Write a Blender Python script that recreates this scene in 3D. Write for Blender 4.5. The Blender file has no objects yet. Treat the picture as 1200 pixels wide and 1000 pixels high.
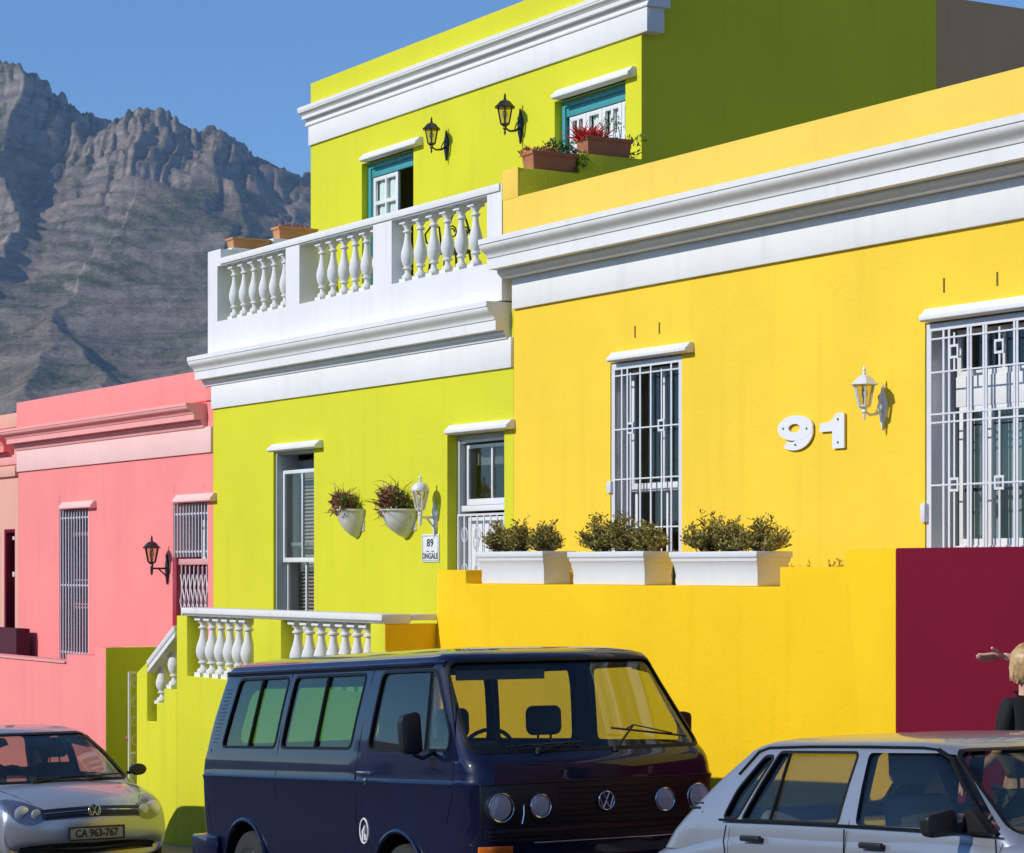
import bpy, bmesh, math, random
from mathutils import Vector, Matrix
from mathutils import noise as mnoise
PI = math.pi
R = math.radians
scene = bpy.context.scene
COL = scene.collection
# ---------------------------------------------------------------- camera
FPX = 2900.0
TH = math.atan(1700 / FPX)
CAM = Vector((0, -11.65, 2.43))
cd = bpy.data.cameras.new('camera')
cam = bpy.data.objects.new('camera', cd); COL.objects.link(cam)
scene.camera = cam
cd.sensor_width = 36; cd.lens = FPX / 1200 * 36
cd.shift_y = (668 - 500) / 1200
cd.clip_end = 20000; cd.clip_start = .1
cam.location = CAM
cam.rotation_euler = (R(90), 0, PI / 2 - TH)
# ---------------------------------------------------------------- sky and sun
LDIR = Vector((.15, 1.0, -.57)).normalized()     # the way the sunlight travels
ELEV = math.asin(-LDIR.z)
world = bpy.data.worlds.new('World'); scene.world = world
world.use_nodes = True
nt = world.node_tree
sky = nt.nodes.new('ShaderNodeTexSky'); sky.sky_type = 'NISHITA'; sky.sun_disc = False
sky.sun_elevation = ELEV
sky.sun_rotation = math.atan2(-LDIR.x, -LDIR.y)
sky.altitude = 1500; sky.air_density = 1.0; sky.dust_density = .05; sky.ozone_density = 5.0
bg = nt.nodes['Background']; bg.inputs['Strength'].default_value = .125
tint = nt.nodes.new('ShaderNodeMix'); tint.data_type = 'RGBA'; tint.blend_type = 'MULTIPLY'; tint.inputs[0].default_value = 1; tint.inputs[7].default_value = (.92, 1.09, 1.23, 1)
nt.links.new(sky.outputs[0], tint.inputs[6]); nt.links.new(tint.outputs[2], bg.inputs['Color'])
sd = bpy.data.lights.new('sun', 'SUN'); sd.energy = 3.55; sd.angle = R(.5); sd.color = (1, .955, .89)
sun = bpy.data.objects.new('sun', sd); COL.objects.link(sun)
sun.rotation_euler = LDIR.to_track_quat('-Z', 'Y').to_euler()
scene.view_settings.view_transform = 'Standard'
scene.view_settings.look = 'None'
scene.view_settings.exposure = 0.0
scene.view_settings.gamma = 1.0
scene.cycles.max_bounces = 10
scene.cycles.transparent_max_bounces = 24
scene.cycles.volume_bounces = 0
scene.cycles.caustics_reflective = False
scene.cycles.caustics_refractive = False
# ---------------------------------------------------------------- measuring helpers
VD = Vector((-math.cos(TH), math.sin(TH), 0)); VR = Vector((math.sin(TH), math.cos(TH), 0))
def P(px, py, Y):
    """where the sight line of a photo pixel meets the upright plane y = Y"""
    dr = VD + VR * ((px - 600) / FPX); t = (Y - CAM.y) / dr.y
    return Vector((CAM.x + t * dr.x, Y, CAM.z + t * (668 - py) / FPX))
def PX(px, py, X):
    dr = VD + VR * ((px - 600) / FPX); t = (X - CAM.x) / dr.x
    return Vector((X, CAM.y + t * dr.y, CAM.z + t * (668 - py) / FPX))
def gz(x):
    """height of the road, which climbs to the right"""
    x = max(-60, min(25, x))
    return .055 * (x + 13)
# ---------------------------------------------------------------- materials
def mat(name, col, rough=.6, metal=0, coat=0, spec=.5, bump=0, bscale=60, var=0, vscale=1.2, streak=0, bdist=.01, col2=None, flake=0):
    m = bpy.data.materials.new(name); m.use_nodes = True
    t = m.node_tree; b = t.nodes['Principled BSDF']
    b.inputs['Base Color'].default_value = (*col, 1)
    b.inputs['Roughness'].default_value = rough
    b.inputs['Metallic'].default_value = metal
    b.inputs['Coat Weight'].default_value = coat
    b.inputs['Coat Roughness'].default_value = .03
    b.inputs['Specular IOR Level'].default_value = spec
    tc = t.nodes.new('ShaderNodeTexCoord')
    if var or streak or col2:
        n = t.nodes.new('ShaderNodeTexNoise'); n.inputs['Scale'].default_value = vscale
        n.inputs['Detail'].default_value = 6; n.inputs['Roughness'].default_value = .62
        t.links.new(tc.outputs['Object'], n.inputs['Vector'])
        r = t.nodes.new('ShaderNodeMapRange'); t.links.new(n.outputs['Fac'], r.inputs['Value'])
        r.inputs['From Min'].default_value = .3; r.inputs['From Max'].default_value = .7
        if col2:
            mx = t.nodes.new('ShaderNodeMix'); mx.data_type = 'RGBA'
            mx.inputs[6].default_value = (*col, 1); mx.inputs[7].default_value = (*col2, 1)
            t.links.new(r.outputs[0], mx.inputs[0])
            cout = mx.outputs[2]
        else:
            r.inputs['To Min'].default_value = 1 - var; r.inputs['To Max'].default_value = 1 + var * .6
            mx = t.nodes.new('ShaderNodeMix'); mx.data_type = 'RGBA'; mx.blend_type = 'MULTIPLY'
            mx.inputs[0].default_value = 1; mx.inputs[6].default_value = (*col, 1)
            t.links.new(r.outputs[0], mx.inputs[7]); cout = mx.outputs[2]
        if streak:
            mp = t.nodes.new('ShaderNodeMapping'); mp.inputs['Scale'].default_value = (7, 7, .5)
            t.links.new(tc.outputs['Object'], mp.inputs['Vector'])
            n2 = t.nodes.new('ShaderNodeTexNoise'); n2.inputs['Scale'].default_value = 1; n2.inputs['Detail'].default_value = 5
            t.links.new(mp.outputs[0], n2.inputs['Vector'])
            r2 = t.nodes.new('ShaderNodeMapRange'); t.links.new(n2.outputs['Fac'], r2.inputs['Value'])
            r2.inputs['From Min'].default_value = .55; r2.inputs['From Max'].default_value = .8
            r2.inputs['To Min'].default_value = 1; r2.inputs['To Max'].default_value = 1 - streak
            m2 = t.nodes.new('ShaderNodeMix'); m2.data_type = 'RGBA'; m2.blend_type = 'MULTIPLY'; m2.inputs[0].default_value = 1
            t.links.new(cout, m2.inputs[6]); t.links.new(r2.outputs[0], m2.inputs[7]); cout = m2.outputs[2]
        t.links.new(cout, b.inputs['Base Color'])
    if bump:
        nb = t.nodes.new('ShaderNodeTexNoise'); nb.inputs['Scale'].default_value = bscale
        nb.inputs['Detail'].default_value = 4
        t.links.new(tc.outputs['Object'], nb.inputs['Vector'])
        bp = t.nodes.new('ShaderNodeBump'); bp.inputs['Strength'].default_value = bump; bp.inputs['Distance'].default_value = bdist
        t.links.new(nb.outputs['Fac'], bp.inputs['Height']); t.links.new(bp.outputs[0], b.inputs['Normal'])
    return m
def glass(name, tint=(.8, .85, .85), rough=0, refl=1.0):
    """thin pane: Fresnel reflection over tinted see-through"""
    m = bpy.data.materials.new(name); m.use_nodes = True; t = m.node_tree
    t.nodes.remove(t.nodes['Principled BSDF']); o = t.nodes['Material Output']
    tr = t.nodes.new('ShaderNodeBsdfTransparent'); tr.inputs[0].default_value = (*tint, 1)
    gl = t.nodes.new('ShaderNodeBsdfGlossy'); gl.inputs['Roughness'].default_value = rough
    gl.inputs['Color'].default_value = (refl, refl, refl, 1)
    fr = t.nodes.new('ShaderNodeFresnel')
    ge = t.nodes.new('ShaderNodeNewGeometry'); ma = t.nodes.new('ShaderNodeMath'); ma.operation = 'MULTIPLY_ADD'
    ma.inputs[1].default_value = 1/1.5 - 1.5; ma.inputs[2].default_value = 1.5      # a thin sheet: the same reflection from both of its faces
    t.links.new(ge.outputs['Backfacing'], ma.inputs[0]); t.links.new(ma.outputs[0], fr.inputs['IOR'])
    mx = t.nodes.new('ShaderNodeMixShader')
    t.links.new(fr.outputs[0], mx.inputs[0]); t.links.new(tr.outputs[0], mx.inputs[1]); t.links.new(gl.outputs[0], mx.inputs[2])
    t.links.new(mx.outputs[0], o.inputs['Surface'])
    return m
def stucco(name, col, **k):
    a = dict(rough=.82, bump=.26, bscale=30, var=.065, vscale=.8, streak=.075, spec=.25, bdist=.012); a.update(k)
    return mat(name, col, **a)
M = {}
M['green'] = stucco('green_plaster', (.70, .675, .028))
M['yellow'] = stucco('yellow_plaster', (.95, .645, .047))
M['yellow_low'] = stucco('yellow_wall_paint', (.94, .59, .006))
M['yellow_pale'] = stucco('pale_yellow_plaster', (.91, .61, .095))
M['pink'] = stucco('pink_plaster', (.95, .285, .262))
M['pink_pale'] = stucco('pale_pink_plaster', (.90, .58, .53))
M['pink_trim'] = stucco('pink_trim_plaster', (.90, .40, .37))
M['salmon'] = stucco('salmon_plaster', (.80, .415, .315))
M['maroon'] = stucco('maroon_plaster', (.162, .006, .022), streak=.02, spec=.1)
M['plum'] = stucco('plum_plaster', (.075, .02, .035))
M['white'] = stucco('white_plaster', (.80, .79, .765), var=.05, bump=.16, streak=.11)
M['beige'] = stucco('beige_plaster', (.62, .38, .19))
M['roof'] = mat('roof_sheet', (.25, .24, .23), .7, var=.15)
M['wpaint'] = mat('white_gloss_paint', (.78, .78, .77), .35, var=.04, vscale=6)
M['wmetal'] = mat('white_metal', (.72, .72, .74), .35, var=.06, vscale=9)
M['pmetal'] = mat('pink_metal', (.80, .55, .55), .4)
M['teal'] = mat('teal_paint', (.06, .33, .36), .4, var=.08)
M['wood'] = mat('brown_wood', (.17, .06, .03), .5, var=.2, vscale=5)
M['redwood'] = mat('red_door_paint', (.33, .02, .035), .4)
M['pinkframe'] = mat('pink_frame_paint', (.72, .36, .34), .4)
M['greyframe'] = mat('grey_frame_paint', (.42, .46, .47), .4, var=.08, vscale=5)
M['wglass'] = glass('window_glass', (.80, .83, .82), refl=.75)
M['dark'] = mat('dark_room', (.03, .028, .026), .9)
M['curtain'] = mat('sheer_curtain', (.62, .72, .66), .9, bump=.3, bscale=12, bdist=.02)
M['blind'] = mat('blind_slat', (.82, .68, .60), .5)
M['redcloth'] = mat('red_curtain', (.42, .09, .07), .9)
M['black'] = mat('black_iron', (.018, .017, .016), .4, var=.2, vscale=20)
M['lampglass'] = glass('lamp_glass', (.85, .78, .6))
M['terra'] = mat('terracotta', (.46, .17, .085), .75, var=.12, vscale=8, bump=.2)
M['terra_light'] = mat('pale_terracotta', (.62, .29, .13), .75, var=.12, vscale=8, bump=.2)
M['soil'] = mat('soil', (.05, .03, .02), .95, bump=.8, bscale=60)
M['potglaze'] = mat('pot_white', (.66, .66, .60), .3, coat=.4, var=.06, vscale=10)
M['leaf_olive'] = mat('olive_leaves', (.46, .36, .08), .55, col2=(.13, .13, .025), vscale=25)
M['leaf_red'] = mat('bronze_leaves', (.40, .17, .09), .5, col2=(.13, .05, .03), vscale=40)
M['leaf_green'] = mat('green_leaves', (.07, .16, .02), .5, col2=(.04, .08, .015), vscale=25)
M['flower'] = mat('red_flower', (.62, .02, .015), .5)
M['flower2'] = mat('orange_foliage', (.42, .10, .03), .5)
M['twig'] = mat('twig', (.12, .08, .05), .8)
M['number'] = mat('number_white', (.82, .82, .80), .4)
M['screw'] = mat('screw', (.12, .11, .10), .4, metal=1)
M['signblue'] = mat('sign_enamel', (.60, .66, .66), .25, coat=.5)
M['ink'] = mat('ink', (.04, .035, .035), .5)
M['asphalt'] = mat('asphalt', (.055, .054, .052), .85, bump=.7, bscale=90, var=.25, vscale=2)
M['paving'] = mat('paving', (.22, .19, .16), .85, bump=.4, bscale=50, var=.15, vscale=2)
M['kerb'] = mat('kerb_concrete', (.30, .29, .27), .85, var=.15)
M['earth'] = mat('veld', (.12, .11, .06), .95, col2=(.06, .08, .03), vscale=.02)
M['glue'] = mat('slot_dark', (.20, .14, .03), .9)
# car materials
M['navy'] = mat('navy_car_paint', (.0022, .0042, .030), .40, coat=1, spec=.15, var=.2, vscale=3)
M['silver'] = mat('silver_car_paint', (.44, .47, .52), .30, metal=.55, coat=.8)
M['silver2'] = mat('blue_silver_car_paint', (.34, .36, .395), .32, metal=.5, coat=.7, var=.05, vscale=4)
M['rubber'] = mat('black_rubber', (.006, .006, .0065), .5, spec=.25)
M['tyre'] = mat('tyre_rubber', (.02, .02, .02), .85)
M['plastic'] = mat('black_plastic', (.016, .016, .017), .38)
M['grille'] = mat('grille_plastic', (.012, .010, .011), .3)
M['trim'] = mat('cabin_trim', (.035, .036, .04), .8)
M['seat'] = mat('seat_cloth', (.04, .042, .05), .9)
M['greyseat'] = mat('grey_seat_cloth', (.24, .25, .28), .9)
M['chrome'] = mat('chrome', (.75, .76, .78), .08, metal=1)
M['alu'] = mat('wheel_metal', (.45, .46, .47), .35, metal=.8)
M['carglass'] = glass('car_glass', (.82, .84, .78), refl=.85)
M['carglass_green'] = glass('green_tinted_car_glass', (.36, .60, .36))
M['carglass_dark'] = glass('dark_car_glass', (.80, .80, .76), refl=.7)
M['lampbowl'] = mat('lamp_housing', (.22, .22, .23), .25, metal=.6)
M['lens'] = glass('lamp_lens', (.9, .92, .95))
M['ribbed_lens'] = mat('ribbed_lamp_lens', (.88, .93, 1.0), .12, coat=1)
M['ribbed_lens'].node_tree.nodes['Principled BSDF'].inputs['Alpha'].default_value = .55
M['amber'] = mat('amber_lens', (.75, .16, .01), .15, coat=1)
M['redlens'] = mat('red_lens', (.45, .01, .015), .15, coat=1)
M['plate'] = mat('number_plate', (.42, .40, .33), .4, var=.05)
M['skin'] = mat('skin', (.78, .46, .33), .5, var=.05, vscale=20)
M['hair'] = mat('blonde_hair', (.74, .52, .27), .45, col2=(.42, .26, .11), vscale=40)
M['reflector'] = mat('lamp_reflector', (.93, .95, 1.0), .35, metal=.45)
M['top'] = mat('black_cotton', (.006, .0065, .008), .85, bump=.3, bscale=40)
M['jeans'] = mat('denim', (.03, .05, .10), .85)
M['watch'] = mat('watch_strap', (.05, .04, .035), .4)
# ---------------------------------------------------------------- mesh helper
class MB:
    def __init__(s): s.v = []; s.f = []; s.m = []; s.mats = []; s.cm = 0
    def use(s, m):
        if m not in s.mats: s.mats.append(m)
        s.cm = s.mats.index(m); return s
    def add(s, vs, fs):
        o = len(s.v); s.v += [tuple(v) for v in vs]; s.f += [tuple(i + o for i in f) for f in fs]; s.m += [s.cm] * len(fs); return s
    def box(s, x0, x1, y0, y1, z0, z1):
        if x0 > x1: x0, x1 = x1, x0
        if y0 > y1: y0, y1 = y1, y0
        if z0 > z1: z0, z1 = z1, z0
        return s.add([(x0,y0,z0),(x1,y0,z0),(x1,y1,z0),(x0,y1,z0),(x0,y0,z1),(x1,y0,z1),(x1,y1,z1),(x0,y1,z1)],
                     [(0,3,2,1),(4,5,6,7),(0,1,5,4),(1,2,6,5),(2,3,7,6),(3,0,4,7)])
    def hexa(s, b, t):
        """b, t: four corners below and above, anticlockwise seen from above"""
        return s.add(list(b) + list(t), [(0,3,2,1),(4,5,6,7),(0,1,5,4),(1,2,6,5),(2,3,7,6),(3,0,4,7)])
    def tube(s, pts, r, n=8, cap=True):
        pts = [Vector(p) for p in pts]; rs = r if isinstance(r, (list, tuple)) else [r] * len(pts)
        up = None; rings = []
        for i, p in enumerate(pts):
            a = pts[max(0, i-1)]; b = pts[min(len(pts)-1, i+1)]; d = (b - a)
            if d.length < 1e-9: d = Vector((0,0,1))
            d.normalize()
            if up is None:
                up = Vector((0,0,1)) if abs(d.z) < .9 else Vector((1,0,0))
            u = up - d * up.dot(d)
            if u.length < 1e-6: u = Vector((0,1,0)) - d * d.y
            u.normalize(); w = d.cross(u); up = u
            rings.append([p + (u * math.cos(2*PI*k/n) + w * math.sin(2*PI*k/n)) * rs[i] for k in range(n)])
        vs = [v for rg in rings for v in rg]; fs = []
        for i in range(len(rings)-1):
            for k in range(n):
                k2 = (k+1) % n; fs.append((i*n+k, i*n+k2, (i+1)*n+k2, (i+1)*n+k))
        if cap: fs.append(tuple(range(n-1, -1, -1))); fs.append(tuple((len(rings)-1)*n+k for k in range(n)))
        return s.add(vs, fs)
    def lathe(s, prof, c=(0,0,0), n=16, axis='z', sq=0, ang0=0):
        """prof: (radius, height) pairs from low to high"""
        vs = []; fs = []; cx, cy, cz = c
        for (r, h) in prof:
            for k in range(n):
                a = ang0 + 2*PI*k/n; x, y = r*math.cos(a), r*math.sin(a)
                if axis == 'z': vs.append((cx+x, cy+y, cz+h))
                elif axis == 'x': vs.append((cx+h, cy+x, cz+y))
                else: vs.append((cx+y, cy+h, cz+x))
        for i in range(len(prof)-1):
            for k in range(n):
                k2 = (k+1) % n; fs.append((i*n+k, i*n+k2, (i+1)*n+k2, (i+1)*n+k))
        fs.append(tuple(range(n-1, -1, -1))); fs.append(tuple((len(prof)-1)*n+k for k in range(n)))
        return s.add(vs, fs)
    def prism(s, poly, fn0, fn1):
        """poly of 2D points (anticlockwise seen from the fn0 side), mapped to 3D by fn0 (front) and fn1 (back)"""
        n = len(poly)
        return s.add([fn0(*p) for p in poly] + [fn1(*p) for p in poly],
                     [tuple(range(n)), tuple(range(2*n-1, n-1, -1))] + [(k, k+n, (k+1) % n + n, (k+1) % n) for k in range(n)])
    def strip(s, prof, x0, x1):
        """profile of (y, z) points, closed loop, extruded along x"""
        return s.prism(prof, lambda y, z: (x0, y, z), lambda y, z: (x1, y, z))
    def build(s, name, m=None, parent=None, bevel=0, angle=35, weld=False):
        me = bpy.data.meshes.new(name); me.from_pydata(s.v, [], s.f)
        ms = s.mats if s.mats else [m]
        for q in ms: me.materials.append(M[q] if isinstance(q, str) else q)
        if s.mats: me.polygons.foreach_set('material_index', s.m)
        bm = bmesh.new(); bm.from_mesh(me)
        if weld: bmesh.ops.remove_doubles(bm, verts=bm.verts, dist=1e-5)
        bmesh.ops.recalc_face_normals(bm, faces=bm.faces)
        if bevel:
            es = [e for e in bm.edges if len(e.link_faces) == 2 and e.calc_face_angle(0) > R(40)]
            bmesh.ops.bevel(bm, geom=es, offset=bevel, segments=2, profile=.5, affect='EDGES', clamp_overlap=True)
        bm.to_mesh(me); bm.free()
        smooth(me, angle)
        return link(name, me, parent)
def smooth(me, angle=35):
    me.polygons.foreach_set('use_smooth', [True] * len(me.polygons))
    me.set_sharp_from_angle(angle=R(angle)); me.update()
def link(name, data, parent=None):
    o = bpy.data.objects.new(name, data); COL.objects.link(o)
    if parent: o.parent = parent
    return o
def tag(o, label, cat, group=None, kind=None):
    if label: o['label'] = label
    if cat: o['category'] = cat
    if group: o['group'] = group
    if kind: o['kind'] = kind
    return o
def thing(name, label, cat, loc=(0,0,0), rot=(0,0,0), group=None):
    o = bpy.data.objects.new(name, None); COL.objects.link(o); o.location = loc; o.rotation_euler = rot
    o.empty_display_size = .2
    return tag(o, label, cat, group)
def structure(o): o['kind'] = 'structure'; return o
def copy_tree(root, loc, label=None):
    def cp(o, par):
        c = o.copy(); COL.objects.link(c)
        if par: c.parent = par
        for ch in kids.get(o, []): cp(ch, c)
        return c
    kids = {}
    for o in COL.objects:
        if o.parent: kids.setdefault(o.parent, []).append(o)
    r = cp(root, None); r.location = loc
    if label: r['label'] = label
    return r
def text_mesh(txt, size, depth=.004, offset=0, bevel=0, spacing=1, xscale=1):
    cu = bpy.data.curves.new('lettering', 'FONT'); cu.body = txt; cu.size = size; cu.extrude = depth; cu.offset = offset
    cu.bevel_depth = bevel; cu.align_x = 'CENTER'; cu.align_y = 'CENTER'; cu.space_character = spacing; cu.resolution_u = 6
    ob = bpy.data.objects.new('lettering', cu); COL.objects.link(ob)
    dg = bpy.context.evaluated_depsgraph_get()
    me = bpy.data.meshes.new_from_object(ob.evaluated_get(dg)); me.transform(Matrix.Diagonal((xscale, 1, 1, 1)))
    bpy.data.objects.remove(ob); bpy.data.curves.remove(cu)
    return me
def lettering(name, txt, size, m, parent, loc, rot, **k):
    me = text_mesh(txt, size, **k); me.materials.clear(); me.materials.append(M[m])
    o = link(name, me, parent); o.location = loc; o.rotation_euler = rot; return o
def bool_op(ob, cutter, op='DIFFERENCE'):
    md = ob.modifiers.new('b', 'BOOLEAN'); md.object = cutter; md.operation = op; md.solver = 'EXACT'
    try: md.material_mode = 'TRANSFER'
    except Exception: pass
    dg = bpy.context.evaluated_depsgraph_get(); dg.update()
    me = bpy.data.meshes.new_from_object(ob.evaluated_get(dg))
    ob.modifiers.clear(); ob.data = me
def rrect(x0, x1, y0, y1, r, n=4):
    """rounded rectangle, anticlockwise"""
    pts = []
    for cx, cy, a0 in ((x1-r, y0+r, -90), (x1-r, y1-r, 0), (x0+r, y1-r, 90), (x0+r, y0+r, 180)):
        for k in range(n+1):
            a = R(a0 + 90*k/n); pts.append((cx + r*math.cos(a), cy + r*math.sin(a)))
    return pts
def round_poly(poly, r, n=4):
    out = []; N = len(poly)
    for i in range(N):
        p = Vector(poly[i]); a = Vector(poly[i-1]) - p; b = Vector(poly[(i+1) % N]) - p
        rr = min(r, a.length*.45, b.length*.45); a.normalize(); b.normalize()
        p0 = p + a*rr; p1 = p + b*rr
        for k in range(n+1):
            t = k/n; q = p0*(1-t)**2 + p*2*t*(1-t) + p1*t**2; out.append((q.x, q.y))
    return out
# ================================================================ GROUND AND SETTING
YW = -1.35            # front plane of the green and pink stoops
YY = -.82             # front plane of the yellow stoop
XG = -19.84           # party line green / yellow
XPG = -26.8           # party line pink / green
XSP = P(21.5, 500, 0).x   # party line salmon / pink
YU = 1.42             # upper storey of the green house stands back
KERB = -2.05
def sheet(name, y0, y1, dz, m, nx=60, ny=6, xs=(-90, 40)):
    b = MB(); vs = []
    for j in range(ny+1):
        for i in range(nx+1):
            x = xs[0] + (xs[1]-xs[0])*i/nx; vs.append((x, y0+(y1-y0)*j/ny, gz(x)+dz))
    fs = [(j*(nx+1)+i, j*(nx+1)+i+1, (j+1)*(nx+1)+i+1, (j+1)*(nx+1)+i) for j in range(ny) for i in range(nx)]
    b.add(vs, fs); return structure(b.build(name, m))
b = MB(); xs_ = [-9000, -2500, -600, -200, -90, -60, -40, -20, 0, 25, 90, 400, 9000]; ys_ = [-6000, -600, -100, -40, -10, 10, 60, 300, 900, 6000]
b.add([(x, y, gz(x) - .20 - (0 if abs(x) < 100 and abs(y) < 50 else 2)) for y in ys_ for x in xs_],
      [(j*13+i, j*13+i+1, (j+1)*13+i+1, (j+1)*13+i) for j in range(9) for i in range(12)])
structure(b.build('ground', 'earth'))
sheet('road', -15.2, KERB-.12, -.0, 'asphalt')
sheet('pavement', KERB, .4, .13, 'paving')
b = MB()
for i in range(90):
    x0 = -75 + i*1.1
    b.hexa([(x0, KERB-.12, gz(x0)-.2), (x0+1.09, KERB-.12, gz(x0+1.09)-.2), (x0+1.09, KERB, gz(x0+1.09)-.2), (x0, KERB, gz(x0)-.2)],
           [(x0, KERB-.12, gz(x0)+.135), (x0+1.09, KERB-.12, gz(x0+1.09)+.135), (x0+1.09, KERB, gz(x0+1.09)+.135), (x0, KERB, gz(x0)+.135)])
structure(b.build('kerb', 'kerb', bevel=.008))
sheet('pavement_opposite', -17.0, -15.2, .13, 'paving')

# ================================================================ BUILDING HELPERS
def wall(b, x0, x1, z0, z1, y, d, holes=()):
    """upright wall from y (front) to y+d, with openings that have real reveals"""
    xs = sorted({x0, x1, *[h[0] for h in holes], *[h[1] for h in holes]})
    zs = sorted({z0, z1, *[max(z0, h[2]) for h in holes], *[min(z1, h[3]) for h in holes]})
    def hole(i, j):
        cx = (xs[i]+xs[i+1])/2; cz = (zs[j]+zs[j+1])/2
        return any(h[0] < cx < h[1] and h[2] < cz < h[3] for h in holes)
    nx, nz = len(xs), len(zs)
    vs = [(x, yy, z) for yy in (y, y+d) for z in zs for x in xs]
    I = lambda i, j, k: k*nx*nz + j*nx + i
    fs = []
    solid = [[not hole(i, j) for j in range(nz-1)] for i in range(nx-1)]
    S = lambda i, j: 0 <= i < nx-1 and 0 <= j < nz-1 and solid[i][j]
    for i in range(nx-1):
        for j in range(nz-1):
            if not S(i, j): continue
            fs.append((I(i,j,0), I(i+1,j,0), I(i+1,j+1,0), I(i,j+1,0)))
            fs.append((I(i,j,1), I(i,j+1,1), I(i+1,j+1,1), I(i+1,j,1)))
            if not S(i-1, j): fs.append((I(i,j,0), I(i,j+1,0), I(i,j+1,1), I(i,j,1)))
            if not S(i+1, j): fs.append((I(i+1,j,0), I(i+1,j,1), I(i+1,j+1,1), I(i+1,j+1,0)))
            if not S(i, j-1): fs.append((I(i,j,0), I(i,j,1), I(i+1,j,1), I(i+1,j,0)))
            if not S(i, j+1): fs.append((I(i,j+1,0), I(i+1,j+1,0), I(i+1,j+1,1), I(i,j+1,1)))
    b.add(vs, fs)
def cornice(parent, m, x0, x1, Y0, px, zt, zf, zc, zfa, zm, pmax, name='cornice', ret=0):
    z = lambda py, p: P(px, py, Y0-p).z
    pm = .62*pmax; lo = .28*pmax
    ZT, ZF, ZC, ZFA, ZM = z(zt, pmax), z(zf, pmax), z(zc, pm), z(zfa, pm), z(zm, .05)
    pr = [(-.1, ZM), (.045, ZM), (.05, ZM+.012), (lo-.01, ZFA-.035), (lo, ZFA-.03), (lo, ZFA), (pm, ZFA), (pm, ZC), (pm+.012, ZC+.004)]
    for k in range(1, 8):
        t = k/8; c = t - math.sin(2*PI*t)/(2*PI)*.75
        pr.append((pm+.012 + (pmax*.96-pm-.012)*c, ZC+.006 + (ZF-.012-ZC-.006)*t))
    pr += [(pmax*.96, ZF-.010), (pmax*.96, ZF), (pmax, ZF+.004), (pmax, ZT), (-.1-ret, ZT)]
    if ret: pr[0] = (-.1-ret, ZM)
    b = MB(); b.strip([(Y0-p, zz) for p, zz in pr], x0, x1)
    return b.build(name, m, parent, angle=28)
def band(parent, m, name, x0, x1, Y0, proud, z0, z1, back=.1, bevel=.006):
    return MB().box(x0, x1, Y0-proud, Y0+back, z0, z1).build(name, m, parent, bevel=bevel)
def lintel(parent, m, x0, x1, Y0, z0, h=.075, p=.13):
    p = p*.72
    b = MB(); b.strip([(Y0+.05, z0), (Y0-p+.02, z0), (Y0-p, z0+.012), (Y0-p, z0+h*.45), (Y0-p*.75, z0+h*.62), (Y0-p*.45, z0+h), (Y0+.05, z0+h)], x0, x1)
    return b.build('lintel', m, parent, bevel=.004)
def shell(parent, m, x0, x1, y0, y1, z0, z1, t=.28):
    """side and back walls and a flat roof behind the front wall"""
    b = MB()
    b.box(x0, x0+t, y0, y1, z0, z1); b.box(x1-t, x1, y0, y1, z0, z1); b.box(x0+t, x1-t, y1-t, y1, z0, z1)
    b.build('side_wall', m, parent)
    MB().box(x0+t, x1-t, y0, y1-t, z1-.75, z1-.55).build('roof', 'roof', parent)
def baluster_mb(h, r=.068, n=14):
    b = MB(); q = r*.92
    b.box(-q, q, -q, q, 0, .07*h)
    b.lathe([(r*.80, .07*h), (r*.86, .09*h), (r*.80, .12*h), (r*.45, .15*h), (r*.38, .18*h), (r*.42, .215*h), (r*.70, .225*h), (r*.70, .25*h), (r*.5, .262*h), (r*.72, .30*h), (r*.92, .36*h), (r*1.0, .42*h), (r*.97, .47*h),
             (r*.82, .54*h), (r*.60, .62*h), (r*.46, .70*h), (r*.40, .76*h), (r*.40, .785*h), (r*.66, .80*h), (r*.66, .825*h), (r*.42, .84*h), (r*.46, .87*h), (r*.74, .91*h), (r*.86, .93*h)], n=n)
    b.box(-q, q, -q, q, .93*h, h)
    return b
def pane(parent, x0, x1, y, z0, z1, m='wglass', name='pane'):
    return MB().box(x0, x1, y, y+.006, z0, z1).build(name, m, parent)
def frame_rect(b, x0, x1, y0, y1, z0, z1, w, wb=None):
    wb = wb or w
    b.box(x0, x0+w, y0, y1, z0, z1); b.box(x1-w, x1, y0, y1, z0, z1)
    b.box(x0+w, x1-w, y0, y1, z0, z0+wb); b.box(x0+w, x1-w, y0, y1, z1-w, z1)
def part_empty(name, parent):
    return thing_part(name, parent)
# ---------------------------------------------------------------- openings measured on the photograph
def opening(pl, pr, pyt, pyb, Y=0):
    a = P(pl, pyt, Y); c = P(pr, pyb, Y); return (a.x, c.x, c.z if pyb else None, a.z)
def zat(px, py, Y): return P(px, py, Y).z

# ================================================================ YELLOW HOUSE
XR = -9.4
yh = thing('yellow_house', 'bright yellow single storey house with white moulded cornice and the house number 91', 'house', (XG, 0, gz(XG)))
ORG = {}
class Org:
    """children keep world coordinates: parent inverse by offset"""
def fix(root):
    """shift every direct child so it keeps its world place under a moved root"""
    off = Vector(root.location)
    for o in list(COL.objects):
        if o.parent == root and not o.get('_fx'):
            o.location = Vector(o.location) - off; o['_fx'] = 1
ZFL = 1.55      # inside floor of the houses
ZTY = zat(860, 165, -.12)
wy1 = opening(715.4, 799, 426, 700); wy1 = (wy1[0], wy1[1], ZFL, wy1[3])
wy2x0 = P(1084, 380, 0).x
wy2 = (wy2x0, wy2x0 + 1.62, 1.9, zat(1084, 379, 0))
b = MB(); wall(b, XG, XR, -1.5, ZTY-.4, 0, .3, [wy1, wy2]); b.build('wall', 'yellow', yh)
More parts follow.
